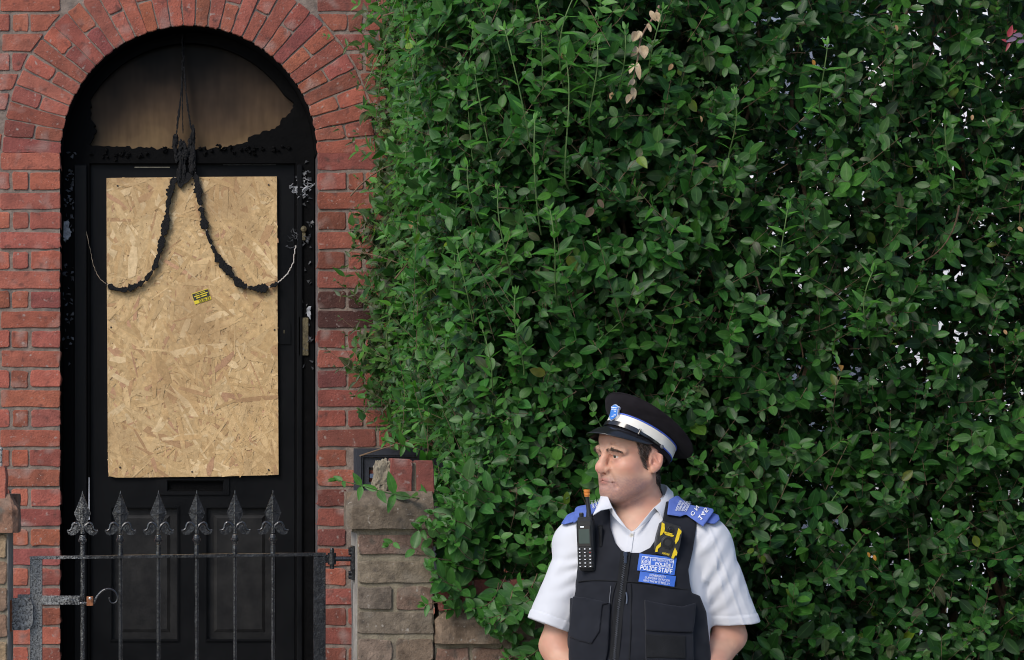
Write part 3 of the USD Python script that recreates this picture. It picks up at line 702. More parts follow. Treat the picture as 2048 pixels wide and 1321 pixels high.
RUST = mat("rusty_steel", (.14, .045, .015), (.28, .10, .035), 60, .8, .6, 150)
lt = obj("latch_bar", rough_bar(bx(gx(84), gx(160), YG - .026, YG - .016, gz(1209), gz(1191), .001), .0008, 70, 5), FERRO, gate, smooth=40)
obj("latch_bolt", bx(gx(174), gx(187), YG - .03, YG - .018, gz(1211), gz(1192), .001), RUST, gate, label="rusty latch bolt")
obj("bolt_head", lathe([(0, 0), (.004, 0), (.004, .004), (0, .006)], P(180, 1197, YG - .036), "y", 10), mat("bright_steel", (.4, .4, .38), None, 10, .4, metallic=.7), gate)
sc = [(160, 1208), (176, 1207), (189, 1204), (192, 1198), (197, 1190), (205, 1182), (216, 1178), (227, 1181), (234, 1190), (235, 1199), (230, 1206), (223, 1206), (219, 1201), (219, 1195)]
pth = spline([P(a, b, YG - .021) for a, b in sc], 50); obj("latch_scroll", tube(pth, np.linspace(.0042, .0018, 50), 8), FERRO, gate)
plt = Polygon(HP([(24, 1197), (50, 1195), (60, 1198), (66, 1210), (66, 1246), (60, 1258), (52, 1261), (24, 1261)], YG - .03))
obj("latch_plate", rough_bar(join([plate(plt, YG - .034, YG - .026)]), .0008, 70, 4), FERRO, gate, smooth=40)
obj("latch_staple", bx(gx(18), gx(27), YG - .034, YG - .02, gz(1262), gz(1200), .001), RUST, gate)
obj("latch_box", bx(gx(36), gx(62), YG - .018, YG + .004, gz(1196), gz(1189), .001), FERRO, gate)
hz = gz(1118)
hg = obj("hinge", join([lathe([(0, -.017), (.012, -.017), (.012, .017), (0, .017)], (gx(664), YG, hz), n=16), lathe([(0, -.030), (.0065, -.030), (.0065, .028), (.004, .032), (0, .032)], (gx(664), YG, hz), n=14),
    tube([(gx(664), YG, hz), (gx(702), YG, hz)], .0075, 10), bx(gx(648), gx(659), YG - .006, YG + .006, hz - .012, hz + .012, .001)]), FERRO, gate)
obj("hinge_plate", join([bx(gx(702), gx(709), YG - .03, YG + .03, gz(1160), gz(1092), .002)] + [lathe([(0, -.004), (.006, -.004), (.006, .006), (0, .007)], (gx(699), YG - .012, gz(y)), "x", 8) for y in (1099, 1106, 1146, 1154)]), FERRO, gate)
# ---------------------------------------------------------------- the hedge
HR = np.random.default_rng(31)
# plan of the hedge's outer face: from the house wall forward, round the corner, then along the pavement
plan = spline([(.735, -.06, 0), (.755, -.5, 0), (.765, -1.0, 0), (.775, -1.5, 0), (.805, -1.8, 0), (.91, -2.02, 0), (1.10, -2.10, 0), (1.5, -2.11, 0), (2.2, -2.08, 0), (3.3, -2.09, 0)], 400)[:, :2]
parc = np.r_[0, np.cumsum(np.linalg.norm(np.diff(plan, axis=0), axis=1))]; PLEN = parc[-1]
def at_plan(s):
    x, y = np.interp(s, parc, plan[:, 0]), np.interp(s, parc, plan[:, 1])
    e = .02; tx, ty = np.interp(s + e, parc, plan[:, 0]) - np.interp(s - e, parc, plan[:, 0]), np.interp(s + e, parc, plan[:, 1]) - np.interp(s - e, parc, plan[:, 1])
    n = unit(np.stack([ty, -tx, np.zeros_like(tx)], -1)); n *= np.where((n[..., 0] > .3), -1, 1)[..., None]
    return np.stack([x, y, np.zeros_like(x)], -1), n
S_CORNER = parc[np.argmin(np.abs(plan[:, 1] + 1.75))]
def z_low(s): return np.interp(s, [0, .9, 1.35, S_CORNER, S_CORNER + .20, S_CORNER + .27, S_CORNER + .36, 9], [1.70, 1.66, 1.52, 1.27, 1.10, 1.00, .40, .28])
ZTOP = 3.35
def shell(n, d0, d1, rng):
    """n points in the leafy shell between d0 and d1 metres inside the outer face, with the face's outward normal."""
    s = rng.uniform(0, PLEN, n); zl = z_low(s); z = rng.uniform(0, 1, n) * (ZTOP - zl) + zl
    p, nrm = at_plan(s); p[:, 2] = z
    bulge = (fbm(np.c_[s * 2.3, z * 2.3, np.zeros(n)], 3, 5) - .5) * .20 + (fbm(np.c_[s * 9, z * 9, np.zeros(n)], 2, 6) - .5) * .09
    low = np.clip((z - zl) / .25, 0, 1); d = rng.uniform(d0, d1, n) + (1 - low) ** 2 * .10
    return p + nrm * (bulge - d)[:, None], nrm, s, z
T5 = np.array([.10, .28, .50, .72, .88])
def leaves(base, axis, nrm, L, W, fold, curl, shape, hi=True):
    """Leaf blades with a midrib fold and a curl; shape 0 = round, 1 = lanceolate. Returns vertices (n, k, 3), triangles of one, uv of one."""
    T = T5 if hi else np.array([.18, .5, .82])
    prof_r = np.interp(T, [0, .1, .3, .5, .7, .88, 1], [0, .52, .93, 1, .86, .48, 0]); prof_l = np.interp(T, [0, .1, .28, .5, .72, .88, 1], [0, .5, 1, .88, .52, .22, 0])
    n, k = len(L), len(T)
    w = (prof_r[None] * (1 - shape[:, None]) + prof_l[None] * shape[:, None]) * W[:, None] / 2
    axis = unit(axis); nrm = unit(nrm - axis * np.sum(nrm * axis, 1, keepdims=True)); side = np.cross(axis, nrm)
    def pos(t, off, lift): return base + axis * (L * t)[:, None] + side * off[:, None] + nrm * (lift - curl * L * t ** 2)[:, None]
    V = [base]
    for j, t in enumerate(T):
        V += [pos(t, -w[:, j], fold * w[:, j]), pos(t, 0 * L, 0 * L), pos(t, w[:, j], fold * w[:, j])]
    V.append(pos(1.0, 0 * L, 0 * L))
    Fc = [[0, 2, 1], [0, 3, 2]]
    for j in range(k - 1):
        a, b = 1 + 3 * j, 4 + 3 * j
        Fc += [[a, a + 1, b + 1], [a, b + 1, b], [a + 1, a + 2, b + 2], [a + 1, b + 2, b + 1]]
    e = 1 + 3 * (k - 1); Fc += [[e, e + 1, 3 * k + 1], [e + 1, e + 2, 3 * k + 1]]
    uv = [[.5, 0]] + [[u, t] for t in T for u in (0, .5, 1)] + [[.5, 1]]
    return np.stack(V, 1), np.array(Fc), np.array(uv)
LIGHT = unit(np.array([-.28, -.80, .56]))
def shoots(base, dirn, L, npair, rng, leafL, ratio, shape, phi=(50, 78), light=.9, out=None):
    """Opposite leaf pairs up each shoot. Returns leaf arrays and the stems."""
    n = len(base); B, A, N, LL, Fr, Sh = [], [], [], [], [], []
    ref = unit(np.cross(dirn, rng.normal(0, 1, (n, 3)))); ref2 = np.cross(dirn, ref)
    bend = rng.normal(0, .12, (n, 3)) + [0, 0, .06]
    for k in range(npair):
        t = (k + .6) / npair * np.ones(n); p = base + dirn * (L * t)[:, None] + bend * (L * t ** 2)[:, None]
        d = unit(dirn + 2 * bend * t[:, None])
        r = ref if k % 2 else ref2
        for sg in (-1, 1):
            ph = np.radians(rng.uniform(*phi, n)); q = unit(r * sg + rng.normal(0, .22, (n, 3)))
            a = d * np.cos(ph)[:, None] + q * np.sin(ph)[:, None]
            nn = d * .55 + LIGHT * light + rng.normal(0, .33, (n, 3)) + (out * .35 if out is not None else 0)
            last = k == npair - 1
            sz = leafL * rng.uniform(.68, 1.2, n) * (np.interp((k + .5) / npair, [0, .55, .85, 1], [.85, 1.05, .9, .55]))
            B.append(p); A.append(a); N.append(nn); LL.append(sz); Fr.append(np.full(n, (k + .5) / npair)); Sh.append(np.clip(shape + rng.normal(0, .18, n), 0, 1))
    cat = lambda x: np.concatenate(x)
    tip = base + dirn * L[:, None] + bend * L[:, None]; mid = base + dirn * (L * .5)[:, None] + bend * (L * .25)[:, None]
    Lc = cat(LL)
    return dict(base=cat(B), axis=cat(A), nrm=cat(N), L=Lc, W=Lc * ratio * rng.uniform(.85, 1.18, len(Lc)), fr=cat(Fr), shape=cat(Sh), sid=np.tile(np.arange(n), 2 * npair)), (base, mid, tip)
GREEN = np.array([[.014, .066, .011], [.018, .082, .013], [.021, .090, .018], [.013, .054, .013], [.026, .104, .015], [.025, .068, .022]])
def tones(n, rng, young=0.0, dull=0.0):
    t = GREEN[rng.integers(0, len(GREEN), n)] * rng.uniform(.55, 1.2, (n, 1))
    yo = np.array([.085, .235, .030]); du = np.array([.060, .062, .034])
    young, dull = np.broadcast_to(young, (n,))[:, None], np.broadcast_to(dull, (n,))[:, None]
    return t * (1 - young) * (1 - dull) + yo * young * (1 - dull) + du * dull
SETS, STEMS = [], []
def add_set(n, d0, d1, Lr, npair, leafL, ratio, shp, rng, outw, upw, young=.0, hi=True, keep=None, light=.9, stem=True):
    p, nrm, s, z = shell(n, d0, d1, rng)
    if keep is not None:
        m = keep(p, s, z); p, nrm, s, z = p[m], nrm[m], s[m], z[m]
    n = len(p)
    d = unit(nrm * outw + np.array([0, 0, 1.0]) * upw + rng.normal(0, .55, (n, 3)))
    L = rng.uniform(*Lr, n)
    sp = rng.normal(0, .12, n) + shp + np.where(s < S_CORNER + .2, .25, 0)
    lf, st = shoots(p - d * (L * .6)[:, None], d, L, npair, rng, rng.uniform(*leafL, n), ratio, sp, light=light, out=nrm)
    sid = lf["sid"]; m = len(lf["L"])
    shoot_y = rng.beta(1.2, 5, n) * young
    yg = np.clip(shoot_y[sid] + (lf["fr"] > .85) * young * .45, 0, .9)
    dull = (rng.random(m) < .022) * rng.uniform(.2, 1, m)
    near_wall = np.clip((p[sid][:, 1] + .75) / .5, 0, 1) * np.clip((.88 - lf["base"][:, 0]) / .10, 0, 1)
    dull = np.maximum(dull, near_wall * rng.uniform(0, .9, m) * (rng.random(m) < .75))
    lf["tone"] = tones(m, rng, yg, dull) * np.where(rng.random(m) < .008, 1, 0)[:, None] * [2.2, .6, .1] + tones(m, rng, yg, dull) * (1 - .22 * np.clip((s[sid] - S_CORNER - .5) / .6, 0, 1))[:, None]; lf["s"] = s[sid]; lf["hi"] = hi; lf["dull"] = dull  # leaves darken along the right: dimmer light put into their tone
    lf["fold"], lf["curl"] = rng.uniform(.12, .42, m), rng.uniform(-.05, .22, m) + dull * .5
    SETS.append(lf)
    if stem: STEMS.append((*st, yg[:n] if False else shoot_y))
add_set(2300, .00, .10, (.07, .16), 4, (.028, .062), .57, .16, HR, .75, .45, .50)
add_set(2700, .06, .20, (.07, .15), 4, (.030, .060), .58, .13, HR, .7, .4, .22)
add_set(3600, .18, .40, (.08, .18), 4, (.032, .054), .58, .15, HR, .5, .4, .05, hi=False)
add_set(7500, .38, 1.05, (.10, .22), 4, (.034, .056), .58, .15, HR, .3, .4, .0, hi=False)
add_set(4200, .22, 1.0, (.10, .22), 4, (.034, .056), .58, .15, HR, .3, .4, .0, hi=False, keep=lambda p, s, z: s > S_CORNER + .9)
# small clustered tips between the big leaves
add_set(1500, -.01, .14, (.03, .06), 3, (.012, .024), .52, .1, HR, .8, .5, .7)
# long upright new growth on the left half and along the top of the corner
add_set(105, -.06, .02, (.24, .48), 7, (.052, .078), .36, .8, HR, .50, 1.3, .9, keep=lambda p, s, z: (s < S_CORNER + .75) & (HR.random(len(s)) < np.where(s > S_CORNER - .6, 1, .55)), light=.7)
add_set(60, -.03, .03, (.12, .24), 5, (.038, .056), .42, .5, HR, .6, 1.0, 1.0, keep=lambda p, s, z: s > S_CORNER + .6, light=.7)
# stray twigs reaching out over the house wall and the pier
def stray(pts, npair, leafL, young, dull, ratio=.42, shp=.5, seed=0, rad=.0016, droop=.0, nup=False):
    r = np.random.default_rng(seed); q = spline(pts, 24); d = np.array([q[-1] - q[0]]); L = np.linalg.norm(d)
    tt = np.linspace(.15, .96, npair); P_ = np.stack([np.interp(tt, np.linspace(0, 1, 24), q[:, k]) for k in range(3)], 1)
    T_ = unit(np.stack([np.interp(tt, np.linspace(0, 1, 24), np.gradient(q[:, k])) for k in range(3)], 1))
    B, A, N, LL, Y = [], [], [], [], []
    for i in range(npair):
        ref = unit(np.cross(T_[i], [0, -1, .25] if i % 2 else [.2, -.4, 1]))
        for sg in (-1, 1):
            B.append(P_[i]); A.append(T_[i] * .45 + ref * sg * .85 + r.normal(0, .18, 3) + [0, 0, -droop]); N.append(([0, -.45, 1.0] if nup else LIGHT + [0, -.4, 0]) + r.normal(0, .2 if nup else .3, 3)); LL.append(leafL * r.uniform(.75, 1.15) * (1 if tt[i] < .8 else .65)); Y.append(young * (.5 + .5 * tt[i]))
    for sg in (-1, 1, 0): B.append(q[-1]); A.append(T_[-1] + r.normal(0, .3, 3)); N.append(LIGHT + r.normal(0, .3, 3)); LL.append(leafL * .45); Y.append(min(1, young * 1.3))
    m = len(LL); LL = np.array(LL); dl = np.clip(dull + r.normal(0, .2 if dull else 0, m), 0, 1)
    SETS.append(dict(base=np.array(B), axis=np.array(A), nrm=np.array(N), L=LL, W=LL * ratio * r.uniform(.8, 1.15, m) * (1 - .35 * dl), fr=np.ones(m) * .5, shape=np.full(m, shp), tone=tones(m, r, np.array(Y), dl), s=np.zeros(m), hi=True, dull=dl,
        fold=r.uniform(.1, .4, m) + dl * .7, curl=r.uniform(0, .2, m) + dl * r.uniform(.1, .7, m)))
    return tube(q, np.linspace(rad, rad * .6, 24), 5)
strays, gstrays = [], []
def wp(*a): return [P(x, y, d) for x, y, d in a]
gstrays.append(stray(wp((900, 1010, -1.9), (845, 998, -2.02), (770, 985, -2.12), (700, 966, -2.2), (674, 961, -2.22)), 7, .064, .35, 0, seed=1, rad=.0024))
strays.append(stray(wp((930, 1135, -1.95), (890, 1120, -2.1), (840, 1105, -2.15), (800, 1085, -2.18), (778, 1090, -2.2)), 5, .050, .3, 0, .55, .2, seed=2))
strays.append(stray(wp((960, 1100, -1.95), (920, 1040, -2.08), (880, 1030, -2.1), (850, 1040, -2.12)), 4, .062, .3, 0, .55, .3, seed=3, droop=.5))
strays.append(stray(wp((930, 1190, -1.95), (900, 1200, -2.1), (850, 1210, -2.15)), 4, .058, .3, 0, .45, .4, seed=4))
strays.append(stray(wp((1060, 1280, -1.95), (1030, 1225, -2.1), (1010, 1218, -2.12)), 3, .040, .6, 0, .5, .3, seed=5))
strays.append(stray(wp((1080, 1330, -1.95), (1050, 1310, -2.1), (1010, 1318, -2.13)), 4, .052, .4, 0, .5, .3, seed=6))
strays.append(stray(wp((840, 900, -1.6), (800, 890, -1.65), (770, 882, -1.7)), 4, .045, .5, 0, .45, .4, seed=7))
CO = np.random.default_rng(71)
SH = [(1000, 190, 975, 55), (925, 290, 905, 135), (1055, 260, 1010, 60), (1130, 330, 1130, 110), (1075, 420, 1070, 240), (990, 350, 950, 150), (880, 200, 860, 60), (960, 450, 935, 330), (1085, 150, 1075, 10), (1015, 520, 995, 380), (870, 380, 845, 250), (905, 520, 880, 400), (1110, 560, 1100, 420), (945, 640, 915, 500), (850, 520, 822, 420), (1180, 220, 1195, 90), (1040, 700, 1030, 590), (890, 760, 860, 640), (985, 780, 965, 660), (1240, 170, 1250, 60), (840, 660, 806, 560), (1120, 130, 1150, -10), (930, 100, 930, -30), (860, 900, 830, 800), (1300, 120, 1325, 20), (1560, 520, 1575, 420), (1730, 640, 1745, 545), (1900, 330, 1890, 240), (1460, 300, 1470, 190), (1640, 190, 1655, 90)]
for i, (xa, ya, xb, yb) in enumerate(SH):
    dz = -2.16 if xa > 1000 else -1.95 if xa > 930 else -1.55 if xa > 870 else -1.0
    dd_ = dz - CO.uniform(.05, .12); mx_ = (xa + xb) / 2 + CO.normal(0, 6)
    gstrays.append(stray(wp((xa + 8, ya + 50, dz + .12), (xa, ya, dz), (mx_, (ya + yb) / 2, dd_), (xb, yb, dd_ - .02)), CO.integers(5, 8), CO.uniform(.050, .066), CO.uniform(.35, .65), 0, CO.uniform(.32, .40), .8, seed=400 + i, rad=.0025, droop=CO.uniform(-.1, .25), nup=True))
for i in range(30):
    x1_, y1_ = CO.uniform(838, 925), CO.uniform(925, 1215)
    x1_ = max(x1_, 835 + max(0, y1_ - 1040) * .30)
    d1_ = CO.uniform(-2.2, -2.0); strays.append(stray(wp((x1_ + CO.uniform(60, 110), y1_ + CO.uniform(20, 90), d1_ + .2), (x1_ + CO.uniform(25, 50), y1_ + CO.uniform(0, 40), d1_ + .06), (x1_, y1_, d1_)), 5, CO.uniform(.045, .066), .22, 0, .55, .25, seed=300 + i))
for i in range(14):
    x1_, y1_ = CO.uniform(930, 1060), CO.uniform(1190, 1330)
    if y1_ < 1215 + (x1_ - 930) * -.2: continue
    y1_ = min(y1_, 1190 + (x1_ - 915) * .95); d1_ = CO.uniform(-2.22, -2.1); strays.append(stray(wp((x1_ + CO.uniform(40, 90), y1_ - CO.uniform(20, 80), d1_ + .1), (x1_ + CO.uniform(15, 30), y1_ - CO.uniform(0, 30), d1_ + .03), (x1_, y1_, d1_)), 4, CO.uniform(.045, .06), .22, 0, .55, .25, seed=340 + i))
for i, (x0, y0, x1, y1, dl, yo) in enumerate(((790, 120, 652, 72, .35, .5), (780, 60, 712, 8, .1, .8), (775, 250, 705, 150, .55, .4), (790, 330, 712, 265, .8, .1), (770, 345, 672, 255, .75, .2), (770, 420, 712, 355, .5, .5), (780, 470, 702, 425, .95, 0), (790, 520, 712, 460, .95, 0),
        (790, 560, 725, 500, .9, 0), (790, 640, 672, 562, .8, .3), (780, 660, 712, 540, .6, .3), (770, 700, 680, 635, .9, 0), (790, 760, 690, 668, .9, .1), (780, 800, 655, 700, .95, 0), (800, 820, 672, 735, .9, 0), (800, 850, 705, 790, .6, .3), (790, 880, 720, 820, .5, .2), (790, 200, 722, 120, .7, .3), (800, 300, 728, 215, .7, .2))):
    dd = -.18 - .05 * (i % 5)
    strays.append(stray(wp((x0 + 30, y0 + 14, dd + .05), (x0, y0, dd), ((x0 + x1) / 2 + 6, (y0 + y1) / 2 + 7, dd - .05), (x1, y1, dd - .06)), 5 if dl > .3 else 4, .036 if dl > .3 else .05, yo, dl, .42, .5, seed=20 + i, rad=.0013))

LEAF = usdkit.material(stage, "/World/Looks/privet_leaf", {
    "g": ("geometry", {}), "a": ("attribute", {"attribute": "tone"}), "uv": ("uvmap", {"attribute": "st"}), "s": ("separate_xyz", {}),
    "c": ("math", {"math_type": "subtract", "value2": .5}), "ab": ("math", {"math_type": "absolute"}), "rib": ("map_range", {"from_min": .05, "from_max": .0, "clamp": True, "to_max": .5}),
    "n": ("noise_texture", {"scale": 60.0, "detail": 3.0}), "nv": ("map_range", {"from_min": .3, "from_max": .7, "to_min": .78, "to_max": 1.18}), "nc": ("combine_color", {}),
    "x": ("mix_color", {"blend_type": "multiply", "fac": 1.0, "use_clamp": False}), "m": ("mix_color", {"b": (.10, .20, .06), "use_clamp": False}),
    "bf": ("mix_color", {"b": (.035, .085, .030), "use_clamp": False}), "bfm": ("math", {"math_type": "multiply", "value2": .65}),
    "wv": ("wave_texture", {"scale": 9.0, "distortion": 2.0, "bands_direction": "y"}), "b": ("bump", {"strength": .12, "distance": .002}),
    "p": ("principled_bsdf", {"roughness": .38, "specular_ior_level": .24}), "t": ("translucent_bsdf", {}), "tm": ("mix_color", {"blend_type": "multiply", "fac": 1.0, "b": (1.6, 2.0, .9), "use_clamp": False}), "mx": ("mix_closure", {"fac": .20})},
    [("g.position", "n.vector"), ("n.fac", "nv.value"), ("nv.result", "nc.r"), ("nv.result", "nc.g"), ("nv.result", "nc.b"), ("uv.UV", "s.vector"), ("s.x", "c.value1"), ("c.value", "ab.value1"), ("ab.value", "rib.value"), ("a.color", "x.a"), ("nc.color", "x.b"),
     ("x.result", "m.a"), ("rib.result", "m.fac"), ("g.backfacing", "bfm.value1"), ("m.result", "bf.a"), ("bfm.value", "bf.fac"), ("uv.UV", "wv.vector"), ("wv.fac", "b.height"), ("b.normal", "p.normal"),
     ("bf.result", "p.base_color"), ("x.result", "tm.a"), ("tm.result", "t.color"), ("p.BSDF", "mx.closure1"), ("t.BSDF", "mx.closure2")], surface="mx.closure")
TWIG = mat("brown_twig", (.075, .045, .025), (.15, .095, .055), 60, .85, .4, 120)
GTWIG = mat("green_shoot_stem", (.06, .12, .03), (.11, .17, .05), 60, .6)
hedge = thing("hedge", (1.9, -1.1, 0), "tall glossy dark green privet hedge filling the right of the picture", "hedge")
def local_px(p):
    k = F / (DW + p[..., 1]); return VX + p[..., 0] * k, VY - (p[..., 2] - ZC) * k
# clip: keep the meter box, the pier's cap and the wall clear of stray blades, except the named sprigs
hi_V, hi_T, hi_score = [], [], []
lo_V, lo_T = [], []
for lf in SETS:
    V, Fc, UV = leaves(lf["base"], lf["axis"], lf["nrm"], lf["L"], lf["W"], lf["fold"], lf["curl"], lf["shape"], lf["hi"])
    ctr = V.mean(1); px, py = local_px(ctr)
    ok = (ctr[:, 1] < -.03)
    officer = (ctr[:, 1] < -2.2) & (px > 1060) & (px < 1520) & (py > 780)
    ok &= ~officer
    V, tn = V[ok], lf["tone"][ok]
    if lf["hi"]:
        hi_V.append(V); hi_T.append(tn); HF, HUV = Fc, UV
        nn = unit(np.cross(V[:, 4] - V[:, 10], V[:, 6] - V[:, 10])); c2 = V.mean(1); px, py = local_px(c2)
        A_ = (lf["L"] * lf["W"])[ok] * np.abs(nn[:, 1]) * (1.2 + np.clip(-c2[:, 1] - 1.0, 0, 1)) * ((px > 640) & (px < 2060) & (py > -10) & (py < 1330)) * ~((px > 1080) & (px < 1500) & (py > 800))
        p_s, _ = at_plan(np.clip(lf["s"][ok], 0, PLEN)); A_ *= np.clip(1.3 - np.linalg.norm((c2 - p_s)[:, :2], axis=1) * 6, .05, 1.3) if lf["s"].any() else 1.5
        hi_score.append(A_)
    else: lo_V.append(V); lo_T.append(tn); LF, LUV = Fc, UV
hV, hT, hS = np.concatenate(hi_V), np.concatenate(hi_T), np.concatenate(hi_score)
order = np.argsort(-hS); big, rest = order[:300], order[300:]
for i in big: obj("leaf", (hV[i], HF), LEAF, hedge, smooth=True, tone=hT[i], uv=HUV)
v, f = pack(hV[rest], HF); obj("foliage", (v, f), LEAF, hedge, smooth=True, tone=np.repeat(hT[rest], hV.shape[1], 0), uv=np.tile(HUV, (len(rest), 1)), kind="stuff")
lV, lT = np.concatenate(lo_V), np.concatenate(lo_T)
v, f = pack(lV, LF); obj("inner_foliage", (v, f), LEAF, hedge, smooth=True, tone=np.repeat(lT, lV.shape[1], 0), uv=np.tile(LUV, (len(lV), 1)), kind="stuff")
# stems: three-sided, joined
def stem_mesh(b, m, t, r):
    n = len(b); V = []
    d = unit(t - b); u = unit(np.cross(d, [.3, .5, .8])); w = np.cross(d, u)
    for q, k in ((b, 1.0), (m, .8), (t, .45)):
        for a in range(3): V.append(q + (u * math.cos(a * 2.094) + w * math.sin(a * 2.094)) * (r * k)[:, None])
    V = np.stack(V, 1); Fc = []
    for lv in (0, 3):
        for a in range(3): p, q = lv + a, lv + (a + 1) % 3; Fc += [[p, q, q + 3], [p, q + 3, p + 3]]
    return pack(V, np.array(Fc))
gb, gm, gt, gy = [np.concatenate([s[k] for s in STEMS]) for k in range(4)]
ky = gy > .28
v, f = stem_mesh(gb[ky], gm[ky], gt[ky], HR.uniform(.0013, .0022, ky.sum())); obj("green_stems", (v, f), GTWIG, hedge, smooth=True, kind="stuff")
v, f = stem_mesh(gb[~ky], gm[~ky], gt[~ky], HR.uniform(.0009, .0016, (~ky).sum())); obj("twigs", (v, f), TWIG, hedge, smooth=True, kind="stuff")
obj("new_shoots", join(gstrays), GTWIG, hedge, smooth=True, kind="stuff")
obj("stray_twigs", join(strays), TWIG, hedge, smooth=True, kind="stuff")
# woody branches inside, and stems to the ground
br = []
for i in range(46):
    s = HR.uniform(S_CORNER + .15, PLEN); p, n_ = at_plan(np.array([s])); p, n_ = p[0], n_[0]
    r0 = p - n_ * HR.uniform(.45, .8); r0[2] = .05
    q = [r0]
    for j in range(6): q.append(q[-1] + np.array([HR.normal(0, .09), HR.normal(0, .07), .5]))
    q = np.array(q); q[:, 1] = np.minimum(q[:, 1], -.15); q[:, 0] = np.maximum(q[:, 0], .92)
    br.append(tube(spline(q, 24), np.linspace(.016, .004, 24) * HR.uniform(.6, 1.2), 6))
obj("trunks", join(br), TWIG, hedge, smooth=True)
br = []
for i in range(420):
    p, nrm, s, z = shell(1, .05, .35, HR); d = unit(nrm[0] * .6 + HR.normal(0, .6, 3)); L = HR.uniform(.12, .35)
    q = np.array([p[0] - d * L, p[0] - d * L * .4 + HR.normal(0, .02, 3), p[0] + HR.normal(0, .01, 3)])
    if q[:, 1].max() < -.05: br.append(tube(spline(q, 8), np.linspace(.0032, .0012, 8), 5))
obj("branches", join(br), TWIG, hedge, smooth=True, kind="stuff")
# the dead brown shoot near the top
DEAD = mat("dead_leaf", (.30, .21, .12), (.50, .40, .27), 45, .8, .5, 90)
DEADTWIG = mat("dead_twig", (.12, .07, .045), (.2, .12, .08), 60, .85)
q = spline(wp((1318, 12, -2.15), (1300, 45, -2.17), (1283, 75, -2.18), (1276, 115, -2.185), (1268, 150, -2.185), (1264, 205, -2.18)), 30)
dead = obj("dead_shoot", tube(q, np.linspace(.0035, .0018, 30), 6), DEADTWIG, hedge, smooth=True, label="dead brown shoot with papery shrivelled leaves")
for i, (x, y, ax, ay, L, W) in enumerate(((1279, 62, -.25, -1, .028, .020), (1273, 64, -.4, -1, .030, .026), (1282, 92, .3, -1, .038, .03), (1272, 92, -.35, -1, .034, .022), (1274, 125, .1, -1, .050, .017), (1267, 128, -.5, -1, .03, .016), (1268, 158, -.5, -.7, .03, .017), (1265, 175, .1, -1, .036, .018), (1264, 190, -.5, -.6, .03, .02), (1300, 22, .5, -1, .034, .016), (1312, 25, .3, -1, .03, .02), (1294, 48, .5, -1, .026, .012))):
    r = np.random.default_rng(i); b = P(x, y, -2.19)
    V, Fc, UV = leaves(b[None], np.array([[ax, -.25, ay]]), np.array([[r.normal(0, .4), -1, .2]]), np.array([L]), np.array([W]), np.array([.7]), np.array([.25]), np.array([.1]))
    obj("dead_leaf", (V[0], Fc), DEAD, str(dead.GetPath()), smooth=True)
# odd brown and yellow leaves caught in the hedge
for i, (x, y, L, c) in enumerate(((1345, 128, .022, 0), (1225, 185, .022, 0), (1400, 232, .02, 0), (2008, 660, .016, 0), (1625, 120, .02, 1), (1125, 105, .018, 0), (1735, 1105, .016, 1), (1748, 1110, .018, 1), (2035, 455, .02, 0), (1790, 50, .02, 0), (820, 440, .028, 0), (1945, 230, .016, 0), (1186, 415, .036, 2), (1195, 400, .03, 2))):
    r = np.random.default_rng(100 + i); b = P(x, y, -2.12 if x > 1000 else -1.4)
    V, Fc, UV = leaves(b[None], np.array([[r.normal(0, .5), -.2, -1]]), np.array([[r.normal(0, .4), -1, .2]]), np.array([L]), np.array([L * .6]), np.array([.4]), np.array([.2]), np.array([.1]))
    obj("leaf", (V[0], Fc), LEAF, hedge, smooth=True, uv=UV, tone=[(.36, .22, .11), (.36, .17, .03), (.13, .09, .06)][c], label="withered leaf")
# a red-leaved shoot poking in at the top right
RED = mat("red_leaf", (.16, .012, .02), (.24, .022, .03), 30, .5); PUR = mat("purple_leaf", (.085, .045, .085), (.13, .085, .13), 30, .55)
red = thing("red_leaved_shoot", P(2030, 90, -2.14), "small crimson and purple leaved shoot at the hedge's top right edge", "plant")
obj("stem", tube(spline(wp((2062, 62, -2.13), (2045, 70, -2.16), (2028, 82, -2.17), (2016, 96, -2.17)), 14), .0014, 5), TWIG, red)
for i, (x, y, ax, az, L, W, m) in enumerate(((2016, 75, .35, 1, .038, .017, RED), (2024, 66, .5, .3, .016, .008, RED), (2014, 84, -.5, .2, .018, .010, RED), (2020, 85, -.5, -1, .03, .009, RED), (2034, 76, -1, -.35, .036, .014, PUR), (2046, 72, -1, .1, .03, .016, PUR), (2034, 86, .9, .25, .03, .012, PUR))):
    r = np.random.default_rng(200 + i); b = P(x, y, -2.18)
    V, Fc, UV = leaves(b[None], np.array([[ax, -.1, az]]), np.array([[r.normal(0, .3), -1, .4]]), np.array([L]), np.array([W]), np.array([.3]), np.array([.1]), np.array([.7]))
    obj("leaf", (V[0], Fc), m, red, smooth=True)
# ---------------------------------------------------------------- added unseen terrace behind the camera, shaped to cut sky light and reflections
OPPM = mat("opposite_brick", (.16, .11, .08), (.22, .15, .11), 4, .9, .3, 60); SLATE = mat("roof_slate", (.05, .05, .055), (.09, .09, .095), 5, .8, .3, 40)
opp = thing("added_terrace", (12, -27, 0), "added brown brick terrace behind the camera, unseen, shaping low sky light and reflections", "house")
facade = sbox(-.9, 0, 34, 7.5); wins = [sbox(x, z, x + 1.3, z + 1.9) for x in np.arange(.3, 32.5, 3.0) for z in (1.0, 4.6)]
for w_ in wins: facade = facade.difference(w_)
obj("wall", plate(facade, -26.0, -25.6), OPPM, opp)
obj("roof", hull([(-1.1, -25.3, 7.5), (34.3, -25.3, 7.5), (-1.1, -28, 9.8), (34.3, -28, 9.8), (-1.1, -31, 7.5), (34.3, -31, 7.5)]), SLATE, opp)
